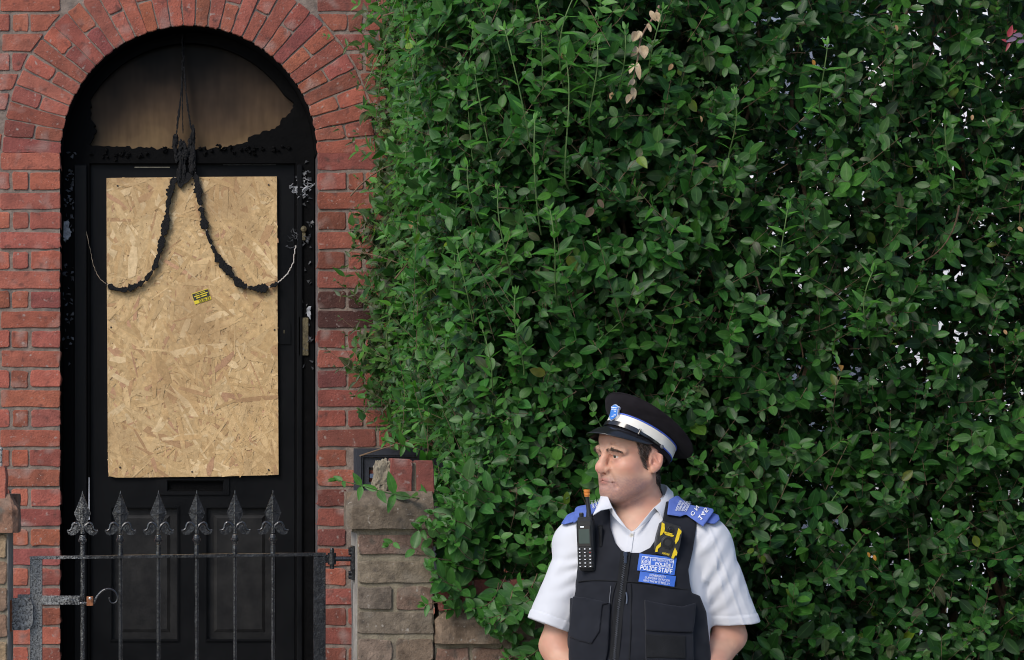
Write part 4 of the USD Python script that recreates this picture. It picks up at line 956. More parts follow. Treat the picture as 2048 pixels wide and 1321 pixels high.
for w_ in wins:
    x0, z0, x1, z1 = w_.bounds; obj("window", join([plate(w_.difference(w_.buffer(-.08, join_style=2)), -25.75, -25.68), bx(x0, x1, -25.76, -25.69, (z0 + z1) / 2 - .03, (z0 + z1) / 2 + .03)]), WHITEP, opp); obj("pane", bx(x0, x1, -25.9, -25.88, z0, z1), BOXM, opp)
# ---------------------------------------------------------------- the person
YO = -2.37
ORG = P(1283, 900, YO); ORG[2] = 0.0
def L_(px, py, dy=0.0): return P(px, py, YO + dy) - ORG
def rotz(p, deg):
    c, s = math.cos(math.radians(deg)), math.sin(math.radians(deg)); p = np.asarray(p, float)
    return np.stack([p[..., 0] * c - p[..., 1] * s, p[..., 0] * s + p[..., 1] * c, p[..., 2]], -1)
def s_ell(p, c, r):
    r = np.array(r); q = p - np.array(c); k0 = np.sqrt(((q / r) ** 2).sum(-1)); k1 = np.sqrt(((q / r ** 2) ** 2).sum(-1)); return k0 * (k0 - 1) / np.maximum(k1, 1e-9)
def s_cap(p, a, b, ra, rb=None):
    rb = ra if rb is None else rb; a, b = np.array(a, float), np.array(b, float); ab = b - a
    h = np.clip(((p - a) @ ab) / (ab @ ab), 0, 1); return np.linalg.norm(p - a - h[..., None] * ab, axis=-1) - (ra + (rb - ra) * h)
def smin(a, b, k): h = np.clip(.5 + .5 * (b - a) / k, 0, 1); return b + (a - b) * h - k * h * (1 - h)
def smax(a, b, k): return -smin(-a, -b, k)
def poly_sd(pts, qx, qy):
    """Signed distance to a polygon, negative inside."""
    pts = np.asarray(pts, float); d = np.full(qx.shape, 1e9); ins = np.zeros(qx.shape, bool)
    for i in range(len(pts)):
        (ax, ay), (bx_, by) = pts[i - 1], pts[i]; ex, ey = bx_ - ax, by - ay; wx, wy = qx - ax, qy - ay
        t = np.clip((wx * ex + wy * ey) / (ex * ex + ey * ey + 1e-12), 0, 1); d = np.minimum(d, (wx - ex * t) ** 2 + (wy - ey * t) ** 2)
        c = ((ay > qy) != (by > qy)) & (qx < (bx_ - ax) * (qy - ay) / (by - ay + 1e-12) + ax); ins ^= c
    return np.where(ins, -1, 1) * np.sqrt(d)
def to_px(p):
    k = F / (DW + YO + p[..., 1]); return VX + (p[..., 0] + ORG[0]) * k, VY - (p[..., 2] - ZC) * k
def region(p, poly): px, py = to_px(p); return poly_sd(poly, px, py) / 719.6
CORN = np.array(list(np.ndindex(2, 2, 2)))
def surface_nets(v, xs, ys, zs):
    s = v < 0; n = np.array(v.shape)
    cnt = sum(s[a:n[0] - 1 + a, b:n[1] - 1 + b, c:n[2] - 1 + c].astype(np.int8) for a, b, c in CORN); act = (cnt > 0) & (cnt < 8)
    idx = np.full(act.shape, -1); ii = np.argwhere(act); idx[act] = np.arange(len(ii))
    acc, num = np.zeros((len(ii), 3)), np.zeros(len(ii)); vv = {tuple(c): v[tuple((ii + c).T)] for c in CORN}
    for a in CORN:
        for ax in range(3):
            if a[ax] == 0:
                b = a.copy(); b[ax] = 1; va, vb = vv[tuple(a)], vv[tuple(b)]; x = (va < 0) != (vb < 0); t = va / np.where(x, va - vb, 1)
                q = a + t[:, None] * (b - a); acc[x] += q[x]; num[x] += 1
    g = ii + acc / num[:, None]
    V = np.stack([np.interp(g[:, k], np.arange(len(c)), c) for k, c in enumerate((xs, ys, zs))], 1); Fq = []
    for ax in range(3):
        u, w = (ax + 1) % 3, (ax + 2) % 3; sl = [slice(None)] * 3; sh = [slice(None)] * 3; sl[ax], sh[ax] = slice(0, -1), slice(1, None)
        d = (s[tuple(sl)] != s[tuple(sh)]); e = np.argwhere(d); e = e[(e[:, u] > 0) & (e[:, w] > 0) & (e[:, u] < n[u] - 1) & (e[:, w] < n[w] - 1)]
        o = np.zeros(3, int); U, W = o.copy(), o.copy(); U[u] = 1; W[w] = 1
        q = np.stack([idx[tuple((e - U - W).T)], idx[tuple((e - W).T)], idx[tuple(e.T)], idx[tuple((e - U).T)]], 1)
        flip = ~s[tuple(e.T)]; q[flip] = q[flip][:, ::-1]; Fq.append(q)
    q = np.vstack(Fq); q = q[(q >= 0).all(1)]
    return trimesh.Trimesh(V, np.vstack([q[:, [0, 1, 2]], q[:, [0, 2, 3]]]), process=False)
def mesh_sdf(f, lo, hi, h, relax=0):
    lo, hi = np.array(lo, float), np.array(hi, float)
    ax = [np.arange(a, b + h, h) for a, b in zip(lo, hi)]; st = 4
    cx = [np.arange(a, b + st * h * 1.01, st * h) for a, b in zip(lo, hi)]
    cv = f(np.stack(np.meshgrid(*cx, indexing="ij"), -1).reshape(-1, 3)).reshape([len(c) for c in cx])
    v = cv
    for k in range(3): v = np.repeat(v, st, axis=k)
    v = np.roll(v, (st // 2,) * 3, (0, 1, 2)); v = v[tuple(slice(0, len(a)) for a in ax)].copy()
    for k in range(3): sl = [slice(None)] * 3; sl[k] = slice(0, st // 2); v[tuple(sl)] = 1.0
    near = np.abs(v) < st * h * 1.9; w = np.argwhere(near); v[near] = f(np.stack([ax[k][w[:, k]] for k in range(3)], 1))
    m = surface_nets(v, *ax)
    if relax: trimesh.smoothing.filter_taubin(m, iterations=relax)
    return m
TY, HY = -15.0, -63.5
HC = np.array([-.0265, -.004, 1.633])
def torso(p):
    q = rotz(p, -TY)
    d = s_ell(q, (0, 0, 1.26), (.178, .122, .215)); d = smin(d, s_ell(q, (0, -.018, 1.06), (.178, .138, .21)), .07); d = smin(d, s_ell(q, (0, 0, .91), (.175, .122, .16)), .06)
    for s in (-1, 1): d = smin(d, s_cap(q, (0, .018, 1.435), (s * .178, .014, 1.383), .060), .05)
    return smin(d, s_cap(q, (0, .03, 1.44), (0, .03, 1.47), .075, .066), .04)
ARMS = {"l": (L_(1172, 1078, .045), L_(1111, 1292, .035), L_(1196, 1450, -.14), L_(1099, 1252, .035)), "r": (L_(1409, 1080, -.045), L_(1461, 1272, -.035), L_(1335, 1445, -.17), L_(1467, 1246, -.035))}
def sleeve(p, k, d=0.0): S, E, W, Hm = ARMS[k]; return s_cap(p, S, Hm + (Hm - S) * .4, (.066 if k == "l" else .062) + d, .060 + d + (.006 if k == "r" else 0))
def shirt_raw(p):
    d = torso(p) - .010
    for k in "lr": d = smin(d, sleeve(p, k), .022)
    return d
VNECK = [(1226, 1004), (1250, 985), (1300, 985), (1322, 1000), (1316, 1022), (1290, 1044), (1264, 1064), (1238, 1044)]
def shirt(p):
    a = np.sin(p[:, 2] * 60 + p[:, 0] * 45 + fbm(p * 9, 2, 3) * 9)
    d = torso(p) - .010
    for k in "lr":
        S, E, W, Hm = ARMS[k]; ax = unit(Hm - S); t = (p - Hm) @ ax
        side = np.cross(ax, [0, 1, 0]); u = (p - S) @ side
        pit = np.exp(-((np.linalg.norm(p - (S + np.array([.055 if k == "l" else -.055, -.03, -.09])), axis=1)) / .10) ** 2)
        rg = lambda a, sd_: (1 - np.abs(2 * fbm(a, 2, sd_) - 1)) ** 5
        wr = -rg(np.stack([u * 20 + t * 4, p[:, 1] * 13, t * 3.6 - u * 3], 1), 8) * .0085 * (.30 + pit) + (fbm(np.stack([u * 12, p[:, 1] * 10, t * 4], 1), 2, 18) - .5) * .009 + np.sin(t * 125 + u * 95 + fbm(p * 11, 2, 5) * 7) * .0085 * pit
        if k == "r": wr = wr - np.exp(-((u - .012) / .004) ** 2) * .0028 * (p[:, 1] < -.03)
        dk = sleeve(p, k) + wr
        tilt = np.array([.0, .0, -1.0]) * .18
        nk = unit(ax + (np.array([-.28, 0, 0]) if k == "r" else np.array([.05, 0, 0])))
        cut = (p - Hm) @ nk
        hem = np.exp(-((cut + .026) / .003) ** 2) * .0012 - (.0016 * ((cut > -.026)))
        dk = smax(dk + hem, cut, .003)
        dk = np.maximum(dk, -np.maximum(sleeve(p, k, -.0085) + wr, -(cut + .06)))
        d = smin(d, dk, .020)
    d = d + (fbm(p * [16, 16, 9], 3, 9) - .5) * .004
    d = np.maximum(d, -np.maximum(region(p, VNECK), p[:, 1] - .0)); d = np.maximum(d, -s_cap(p, (-.004, .022, 1.42), (-.012, .015, 1.60), .070)); d = np.maximum(d, .86 - p[:, 2])
    return d
VEST = [(1220, 1006), (1221, 1056), (1231, 1086), (1243, 1101), (1256, 1106), (1280, 1106), (1300, 1096), (1317, 1070), (1326, 1036), (1332, 1003), (1393, 1003), (1392, 1060), (1386, 1100), (1377, 1140), (1380, 1168), (1384, 1186), (1400, 1192), (1413, 1225), (1424, 1330), (1424, 1520), (1128, 1520), (1132, 1330), (1136, 1230), (1150, 1170), (1153, 1150), (1160, 1095), (1170, 1040), (1178, 1006)]
def vest(p):
    t = torso(p) + (fbm(p * [9, 9, 16], 3, 12) - .5) * .013; return smax(np.maximum(smax(t - .027, .0135 - t, .003), .93 - p[:, 2]), region(p, VEST), .006)
def vsurf(p): return torso(p) - .0265
def drape(px, py, off, sd=None):
    """Where the line of sight through the pixel first meets the clothed surface, lifted by off metres."""
    sd = sd or vsurf; px, py, off = np.broadcast_arrays(np.asarray(px, float), np.asarray(py, float), np.asarray(off, float)); sh = px.shape; px, py, off = px.ravel(), py.ravel(), off.ravel()
    def at(dy): k = (DW + YO + dy) / F; return np.stack([(px - VX) * k - ORG[0], dy, ZC + (VY - py) * k], 1)
    y = np.full(len(px), -.34); done = np.zeros(len(px), bool)
    for _ in range(60):
        d = sd(at(y)) - off; y = np.where(done, y, y + np.clip(d, -.002, .03) * .8); done |= (np.abs(d) < 2e-4) | (y > .15)
        if done.all(): break
    return at(y).reshape(*sh, 3) + ORG
def bil(c, u, v): c = np.array(c, float); u, v = np.asarray(u)[..., None], np.asarray(v)[..., None]; return c[0] * (1 - u) * (1 - v) + c[1] * u * (1 - v) + c[2] * u * v + c[3] * (1 - u) * v
def patch(c, off, th=.0015, nu=10, nv=6, sd=None, u0=0, u1=1, v0=0, v1=1):
    """A cloth patch over corners bl, br, tr, tl (photo pixels)."""
    U, Vv = np.meshgrid(np.linspace(u0, u1, nu + 1), np.linspace(v0, v1, nv + 1)); q = bil(c, U, Vv)
    A, B = drape(q[..., 0], q[..., 1], off, sd), drape(q[..., 0], q[..., 1], off - th, sd)
    n = (nu + 1) * (nv + 1); V = np.vstack([A.reshape(-1, 3), B.reshape(-1, 3)]); Fc = []
    g = lambda i, j: i * (nu + 1) + j
    for i in range(nv):
        for j in range(nu): a, b, c_, d = g(i, j), g(i, j + 1), g(i + 1, j + 1), g(i + 1, j); Fc += [[a, b, c_], [a, c_, d]]
    ring = [g(0, j) for j in range(nu)] + [g(i, nu) for i in range(nv)] + [g(nv, j) for j in range(nu, 0, -1)] + [g(i, 0) for i in range(nv, 0, -1)]
    for a, b in zip(ring, ring[1:] + ring[:1]): Fc += [[a, a + n, b + n], [a, b + n, b]]
    return trimesh.Trimesh(V, Fc, process=False)
def dtext(c, txt, u0, v0, hv, off, th=.0006, wfit=None, bold=True, sd=None, ctr=None):
    m = text_mesh(txt, 1.0, .1, bold); v = m.vertices; c = np.array(c, float)
    W = np.linalg.norm(c[1] - c[0]); H = np.linalg.norm(c[3] - c[0]); w = v[:, 0].max(); sx = wfit * W / w if wfit else hv * H
    if ctr is not None: u0 = ctr - w * sx / W / 2
    q = bil(c, u0 + v[:, 0] * sx / W, v0 + v[:, 1] * hv)
    return trimesh.Trimesh(drape(q[:, 0], q[:, 1], off + v[:, 2] / .1 * th, sd), m.faces, process=False)

# --- head
def head_local(q):
    d = s_ell(q, (0, .018, .045), (.077, .098, .092)); d = smin(d, s_ell(q, (0, -.022, .045), (.069, .074, .056)), .03)
    d = smin(d, s_ell(q, (0, -.030, -.050), (.066, .061, .067)), .03)
    for s in (-1, 1):
        d = smin(d, s_cap(q, (s * .053, .004, -.062), (s * .026, -.066, -.098), .020, .018), .03)
        d = smin(d, s_ell(q, (s * .044, -.054, -.030), (.028, .030, .026)), .022)
        d = smin(d, s_ell(q, (s * .040, -.040, -.072), (.026, .034, .032)), .02)
    d = smin(d, s_ell(q, (0, -.078, -.100), (.026, .020, .020)), .022)
    d = smin(d, s_ell(q, (0, -.040, -.108), (.036, .040, .024)), .025)      # soft chin underside
    d = smin(d, s_ell(q, (0, -.067, -.066), (.034, .030, .034)), .02)
    for s in (-1, 1):
        d = smax(d, -s_ell(q, (s * .0335, -.102, -.003), (.0165, .024, .0145)), .014)
        d = smin(d, s_cap(q, (s * .010, -.0905, .017), (s * .034, -.0885, .0195), .0085, .0085), .010); d = smin(d, s_cap(q, (s * .034, -.0885, .0195), (s * .053, -.068, .012), .0085, .007), .010)
    for z_ in (.033,): d = smax(d, -s_cap(q, (-.045, -.088, z_), (.045, -.088, z_), .0010), .006)
    for s in (-1, 1):
        e = (s * .0315, -.0735, -.001); lid = s_ell(q, e, (.0155, .0142, .0138))
        zz = q[:, 2] - e[2]; xx = (q[:, 0] - e[0]) * s
        slit = np.maximum(np.abs(zz + .0004 + .08 * xx) - np.maximum(.0044 * (1 - (xx / .0128) ** 2), -.003), q[:, 1] + .078)
        d = smin(d, np.maximum(lid, -slit), .004)
        d = smin(d, s_cap(q, (s * .020, -.0860, .0085), (s * .044, -.079, .0075), .0035), .008)   # upper lid fold
        d = smin(d, s_cap(q, (s * .022, -.0830, -.0145), (s * .042, -.076, -.0125), .0030), .008)  # lower bag
    n = smin(s_cap(q, (0, -.088, .012), (0, -.1060, -.025), .0090, .0125), s_ell(q, (0, -.1070, -.0345), (.0160, .0150, .0135)), .012)
    for s in (-1, 1): n = smin(n, s_ell(q, (s * .0158, -.0955, -.0385), (.0085, .0120, .0095)), .006)
    n = smin(n, s_cap(q, (0, -.103, -.044), (0, -.093, -.049), .0055), .008)
    d = smin(d, n, .010)
    for s in (-1, 1): d = smax(d, -s_ell(q, (s * .0075, -.0995, -.0480), (.0042, .0060, .0030)), .003)
    for s in (-1, 1): d = smax(d, -s_cap(q, (s * .0225, -.0955, -.044), (s * .037, -.0820, -.084), .0034, .0030), .009)   # fold from nose to mouth
    ml = smin(s_cap(q, (0, -.0945, -.0625), (.026, -.0830, -.0695), .0055, .0032), s_cap(q, (0, -.0945, -.0625), (-.026, -.0830, -.0695), .0055, .0035), .004)
    ll = smin(s_cap(q, (0, -.0930, -.0720), (.021, -.0850, -.0747), .0060, .0035), s_cap(q, (0, -.0930, -.0720), (-.021, -.0850, -.0747), .0060, .0035), .004)
    d = smin(d, ml, .006); d = smin(d, ll, .006)
    for s in (-1, 1): d = smax(d, -s_cap(q, (0, -.1000, -.0675), (s * .028, -.0865, -.0727), .0014, .0014), .0025)
    d = smax(d, -s_cap(q, (-.012, -.100, -.0820), (.012, -.100, -.0820), .0030), .008)      # crease above the chin
    for s in (-1, 1): d = smax(d, -s_cap(q, (s * .0052, -.1010, .018), (s * .0050, -.1010, .032), .0012), .006)  # frown
    for s in (-1, 1):
        def er(c): v = q - np.array([s * .0775, .016, -.010]); a = math.radians(24); return np.stack([v[:, 0] * s * math.cos(a) - v[:, 1] * math.sin(a), v[:, 0] * s * math.sin(a) + v[:, 1] * math.cos(a), v[:, 2] - .15 * v[:, 1]], 1)
        v = er(0)
        ear = s_ell(v, (0, .004, 0), (.0085, .0205, .0335)); ear = smin(ear, s_ell(v, (.001, -.003, -.027), (.0075, .0105, .0100)), .006)
        ear = smax(ear, -s_ell(v, (.0095, .0035, .004), (.0088, .0135, .0235)), .003)
        ear = smin(ear, s_cap(v, (.001, -.002, .012), (.003, .009, -.012), .0034), .003)
        ear = smax(ear, -s_ell(v, (.0050, -.004, -.006), (.006, .006, .0085)), .003)
        ear = smin(ear, s_ell(v, (.003, -.0125, -.006), (.0035, .004, .006)), .003)
        d = smin(d, ear, .006)
    return d
CAPC, PITCH = np.array([0, .014, .024]), -29.5
def cap_axis_local():
    a = math.radians(PITCH); return np.array([0, -math.sin(a), math.cos(a)])
def body(p):
    q = rotz(p - HC, -HY); d = head_local(q)
    ax_ = (q - CAPC) @ cap_axis_local(); fw_ = (q - CAPC) @ np.array([0, cap_axis_local()[2], -cap_axis_local()[1]])
    d = np.maximum(np.maximum(d, ax_ - .004), np.minimum((np.sqrt((q[:, 0] / .079) ** 2 + (fw_ / .103) ** 2) - 1) * .08, ax_ + .008))
    d = smin(d, s_cap(p, (-.002, .028, 1.40), (-.016, .012, 1.585), .067, .064), .022)
    d = smin(d, torso(p) + .001, .028)
    return d
def arms(p):
    d = torso(p) + .02
    for k in "lr":
        S, E, W, Hm = ARMS[k]
        d = smin(d, s_cap(p, S, E, .055, .043), .02); el = E + np.array([0, .008, 0])
        a = smin(s_cap(p, el, el + (W - el) * .35, .042, .045), s_cap(p, el + (W - el) * .35, W, .045, .029), .02); d = smin(d, a, .018)
        s = 1 if k == "l" else -1
        K = W + np.array([s * .05, -.03, -.06]); d = smin(d, s_ell(p, (W + K) / 2, (.042, .024, .046)), .018)
        for i in range(4):
            b = K + np.array([s * (-.012 + i * .006), -.012, .020 - i * .019]); m_ = b + np.array([s * .036, -.014, -.008]); e = m_ + np.array([s * .022, .016, -.012])
            d = smin(d, smin(s_cap(p, b, m_, .0098, .0088), s_cap(p, m_, e, .0088, .0078), .004), .004)
        tb = W + np.array([s * .018, -.028, -.02]); tm = tb + np.array([s * .034, -.022, -.008]); d = smin(d, smin(s_cap(p, tb, tm, .012, .0105), s_cap(p, tm, tm + np.array([s * .026, -.002, -.012]), .0105, .009), .005), .006)
    return d
person = thing("person", ORG, "person in white shirt, black vest and peaked cap standing before the hedge, looking left", "person")
HM = mesh_sdf(body, (-.19, -.17, 1.36), (.14, .17, 1.78), .0023)
AM = mesh_sdf(arms, (-.40, -.33, .72), (.34, .17, 1.43), .0065)
vb = np.vstack([HM.vertices, AM.vertices]); fb = np.vstack([HM.faces, AM.faces + len(HM.vertices)])
q = rotz(vb - HC, -HY); hd = np.arange(len(vb)) < len(HM.vertices)
skin = np.tile([.475, .272, .188], (len(vb), 1)) * (1 + (fbm(vb * 60, 3, 2) - .5)[:, None] * .22)
skin *= 1 + np.array([0, -.10, -.10]) * np.clip((fbm(vb * 26, 2, 7) - .38) * 5, 0, 1)[:, None]
def blend(w, col): 
    global skin
    w = np.clip(w, 0, 1)[:, None]; skin = skin * (1 - w) + np.array(col) * w
def near(c, r): return np.clip(1.4 - np.sqrt((((q - np.array(c)) / np.array(r)) ** 2).sum(1)), 0, 1) * hd
for s in (-1, 1):
    blend(near((s * .05, -.06, -.032), (.026, .03, .02)) * .32, (.52, .21, .16)); blend(near((s * .080, .02, -.008), (.02, .03, .036)) * .5, (.54, .22, .165))
    blend(near((s * .0315, -.08, -.012), (.018, .02, .008)) * .35, (.33, .16, .14)); blend(near((s * .030, -.09, .010), (.018, .02, .007)) * .25, (.36, .18, .14))
blend(near((0, -.118, -.034), (.02, .02, .018)) * .4, (.54, .22, .165))
st_ = np.clip((-.046 - q[:, 2] + .16 * np.maximum(q[:, 1] + .05, 0) * -1) / .02, 0, 1) * np.clip((.010 - q[:, 1]) / .03, 0, 1) * np.clip((q[:, 2] + .150) / .02, 0, 1) * hd
st_ *= np.clip((np.linalg.norm((q - [0, -.09, -.069]) / [1, 1, .55], axis=1) - .012) / .006, 0, 1)
lipu = near((0, -.0985, -.0650), (.022, .014, .0040)) + near((0, -.097, -.0730), (.018, .014, .0042))
blend(st_ * (.50 + .7 * (fbm(vb * 260, 2, 4) - .5)), (.19, .125, .125))
blend(np.clip(lipu, 0, 1) * .65, (.36, .13, .115))
blend(np.exp(-((q[:, 2] + .0677 + .19 * np.abs(q[:, 0])) / .0014) ** 2) * (np.abs(q[:, 0]) < .031) * (q[:, 1] < -.07) * hd * .95, (.075, .025, .022))
hairline = (np.clip((q[:, 1] + .047 - np.clip(.040 - q[:, 2], 0, .08) * .48 + (fbm(vb * 160, 2, 3) - .5) * .008) / .006, 0, 1) * (q[:, 2] > -.034) * (q[:, 1] < .0) + (q[:, 1] >= .0) * (q[:, 2] > np.interp(q[:, 1], [0, .03, .045, .09], [-.005, -.012, -.075, -.105]))) * hd
earz = np.clip(1.35 - np.sqrt((((np.abs(q) * [1, 0, 0] + q * [0, 1, 1]) - [.082, .018, -.010]) ** 2 / np.array([.016, .024, .037]) ** 2).sum(1)), 0, 1) * 3
hairline = np.clip(hairline - earz, 0, 1)
blend(hairline * .75, (.07, .05, .038))
SKIN = usdkit.material(stage, "/World/Looks/skin", {"g": ("geometry", {}), "a": ("attribute", {"attribute": "tone"}), "n": ("noise_texture", {"scale": 420.0, "detail": 2.0}), "b": ("bump", {"strength": .22, "distance": .0012}),
    "p": ("principled_bsdf", {"roughness": .50, "specular_ior_level": .38, "subsurface_weight": .12, "subsurface_scale": .006, "subsurface_radius": (1, .35, .2)})}, [("g.position", "n.vector"), ("n.fac", "b.height"), ("b.normal", "p.normal"), ("a.color", "p.base_color")], surface="p.BSDF")
bmesh = trimesh.Trimesh(vb + ORG, fb, process=False)
bodyp = obj("body", bmesh, SKIN, person, smooth=True, tone=skin)
# eyes
EYE = mat("eye", (1, 1, 1), None, 5, .12, tone=True, spec=.6)
gaze = unit(np.array([.10, -1, -.02]))
for s in (-1, 1):
    m = trimesh.creation.icosphere(4, .0126); n_ = unit(m.vertices); a = np.arccos(np.clip(n_ @ gaze, -1, 1))
    t = np.where(a[:, None] < .20, [.006, .006, .006], np.where(a[:, None] < .47, [.045, .035, .022], [.50, .45, .42]))
    m.vertices = rotz(m.vertices + np.array([s * .0315, -.0735, -.001]), HY) + HC + ORG
    obj("eye", m, EYE, person, smooth=True, tone=t)
# hair and brows: short single strands
GR = np.random.default_rng(77)
HAIRM = mat("dark_hair", (1, 1, 1), None, 5, .55, tone=True, spec=.3)
def strands(pts, dirs, L, w, tone_):
    n = len(pts); sd_ = unit(np.cross(dirs, GR.normal(0, 1, (n, 3)))); mid = pts + dirs * (L * .55)[:, None]; tip = pts + dirs * L[:, None] + np.array([0, 0, -.15]) * L[:, None]
    V = np.stack([pts - sd_ * w, pts + sd_ * w, mid + sd_ * w * .8, mid - sd_ * w * .8, tip], 1); v, f = pack(V, np.array([[0, 1, 2], [0, 2, 3], [3, 2, 4]])); return (v, f), np.repeat(tone_, 5, 0)
tri = vb[fb]; tc = tri.mean(1); wt = hairline[fb].mean(1) * np.linalg.norm(np.cross(tri[:, 1] - tri[:, 0], tri[:, 2] - tri[:, 0]), axis=1)
pick = GR.choice(len(fb), 11000, p=wt / wt.sum()); bc = GR.dirichlet((1, 1, 1), 11000); pp = (tri[pick] * bc[:, :, None]).sum(1)
fn = unit(np.cross(tri[pick][:, 1] - tri[pick][:, 0], tri[pick][:, 2] - tri[pick][:, 0])); flow = rotz(np.array([0, .55, -1.0]), HY)
dd = unit(unit(flow - fn * (fn @ flow)[:, None]) * .9 + fn * .38 + GR.normal(0, .18, fn.shape))
ht = np.array([[.030, .022, .016]]) * GR.uniform(.5, 1.6, (11000, 1)); gy_ = GR.random(11000) < .13; ht[gy_] = np.array([.22, .20, .18])
hm, htn = strands(pp, dd, GR.uniform(.006, .014, 11000), .00035, ht)
obj("hair", (hm[0] + ORG, hm[1]), HAIRM, person, tone=htn)
for s in (-1, 1):
    n = 520; u = GR.uniform(0, 1, n); bxp = np.stack([s * np.interp(u, [0, .5, 1], [.012, .034, .054]), np.interp(u, [0, .5, 1], [-.1005, -.0955, -.069]), np.interp(u, [0, .35, .65, 1], [.0125, .0170, .0185, .0105])], 1)
    bxp[:, 2] += GR.normal(0, .0024, n) * np.interp(u, [0, .5, 1], [1.2, 1.1, .5])
    w_ = rotz(bxp, HY) + HC
    for _ in range(14):
        e = body(w_); c_ = rotz(np.array([0, -1.0, 0]), HY); w_ = w_ - c_ * np.clip(e, -.004, .004)[:, None] * .9
    dl = rotz(unit(np.stack([s * np.ones(n), np.full(n, .35), np.interp(u, [0, .5, 1], [.55, .15, -.45]) + GR.normal(0, .2, n)], 1) + [0, -.25, 0]), HY)
    bm_, bt_ = strands(w_, dl, GR.uniform(.005, .0095, n), .00042, np.array([[.050, .034, .026]]) * GR.uniform(.8, 2.0, (n, 1)))
    obj("eyebrow", (bm_[0] + ORG, bm_[1]), HAIRM, person, tone=bt_)

# --- shirt
SHIRT = mat("white_shirt_cotton", (.505, .515, .55), (.555, .565, .60), 8, .85, .12, 700, spec=.2, sheen=.1, bdist=.001)
sm = mesh_sdf(shirt, (-.36, -.20, .9), (.36, .19, 1.53), .0032); sm.apply_translation(ORG)
shp = obj("shirt", sm, SHIRT, person, smooth=60); SP = str(shp.GetPath())
def loft(curves, th=.0028, n=60):
    """A cloth surface through curves of local points, given a thickness."""
    cs = [spline(c, n) for c in curves]; k = len(cs); V = np.array(cs)
    du = np.gradient(V, axis=1); dv = np.gradient(V, axis=0); nn = unit(np.cross(du, dv)); A, B = V + nn * th / 2, V - nn * th / 2
    VV = np.vstack([A.reshape(-1, 3), B.reshape(-1, 3)]); N = k * n; Fc = []
    g = lambda i, j: i * n + j
    for i in range(k - 1):
        for j in range(n - 1): a, b, c, d = g(i, j), g(i, j + 1), g(i + 1, j + 1), g(i + 1, j); Fc += [[a, b, c], [a, c, d], [a + N, c + N, b + N], [a + N, d + N, c + N]]
    ring = [g(0, j) for j in range(n - 1)] + [g(i, n - 1) for i in range(k - 1)] + [g(k - 1, j) for j in range(n - 1, 0, -1)] + [g(i, 0) for i in range(k - 1, 0, -1)]
    for a, b in zip(ring, ring[1:] + ring[:1]): Fc += [[a, b + N, b], [a, a + N, b + N]]
    m = trimesh.Trimesh(VV, Fc, process=False)
    return m
C1 = [L_(1224, 1017, -.084), L_(1217, 999, -.066), L_(1213, 984, -.01), L_(1240, 972, .082), L_(1290, 968, .100), L_(1332, 972, .050), L_(1333, 984, .004), L_(1322, 1004, -.052), L_(1309, 1015, -.074)]
C2 = [L_(1186, 1031, -.088), L_(1195, 1013, -.060), L_(1200, 1003, .0), L_(1238, 1001, .118), L_(1292, 1000, .135), L_(1343, 999, .066), L_(1347, 1003, .006), L_(1337, 1022, -.050), L_(1325, 1041, -.086)]
Cm = [(np.array(a) + np.array(b)) / 2 + np.array([0, 0, .004]) + unit(np.array([(a[0] + b[0]) / 2 + .0, (a[1] + b[1]) / 2 - .02, 0])) * .006 for a, b in zip(C1, C2)]
C3 = [L_(1257, 1062, -.104), L_(1228, 1034, -.080), L_(1219, 1012, -.01), L_(1245, 1000, .080), L_(1290, 1000, .088), L_(1326, 1004, .042), L_(1327, 1014, .0), L_(1300, 1040, -.078), L_(1268, 1063, -.103)]
co = loft([C2, Cm, C1]); co.vertices += ORG; obj("collar", co, SHIRT, SP, smooth=50)
ci = loft([C1, (np.array(C1) + np.array(C3)) / 2, C3], .0022); ci.vertices += ORG; obj("collar_stand", ci, SHIRT, SP, smooth=50)
BUTTON = mat("shirt_button", (.62, .58, .50), (.72, .68, .60), 60, .35, spec=.5)
sraw = lambda p: shirt_raw(p)
bq = drape(1263, 1071, .0035, sraw); obj("button", join([lathe([(0, 0), (.0052, 0), (.0056, .001), (.005, .0022), (.0038, .0016), (0, .0016)], bq + [0, .0, 0], "y", 18)]), BUTTON, SP)
obj("button_holes", join([lathe([(0, 0), (.0006, 0), (.0006, .0004), (0, .0004)], bq + [a * .0011, -.0022, b * .0011], "y", 6) for a in (-1, 1) for b in (-1, 1)]), STK_K, SP)
obj("placket", patch([(1249, 1110), (1262, 1110), (1268, 1064), (1260, 1064)], .0026, .002, 3, 8, sraw), SHIRT, SP)
EPM = mat("blue_epaulette", (.055, .098, .33), (.085, .14, .43), 30, .85, .25, 500); EPT = mat("white_embroidery", (.62, .64, .70), (.75, .77, .8), 60, .8)
SILV = mat("silver_numeral", (.72, .72, .74), (.82, .82, .84), 30, .4, metallic=.2)
def slide(poly, a, b, back=.10):
    f = lambda p: np.maximum(smax(np.maximum(shirt_raw(p) - b, a - shirt_raw(p)), region(p, poly), .002), p[:, 1] - back); return f
epr = slide([(1334, 1030), (1338, 1000), (1352, 992), (1398, 990), (1426, 1018), (1428, 1023), (1406, 1054), (1372, 1030), (1360, 1034)], .0170, .0245)
epr2 = slide([(1400, 1000), (1432, 1012), (1440, 1040), (1429, 1049), (1410, 1046)], .006, .0135)
epl = slide([(1146, 1048), (1150, 1018), (1180, 988), (1212, 990), (1196, 1018), (1180, 1034), (1160, 1040)], .0170, .0245); epl2 = slide([(1122, 1048), (1134, 1030), (1156, 1010), (1160, 1034), (1146, 1045), (1128, 1050)], .006, .0135)
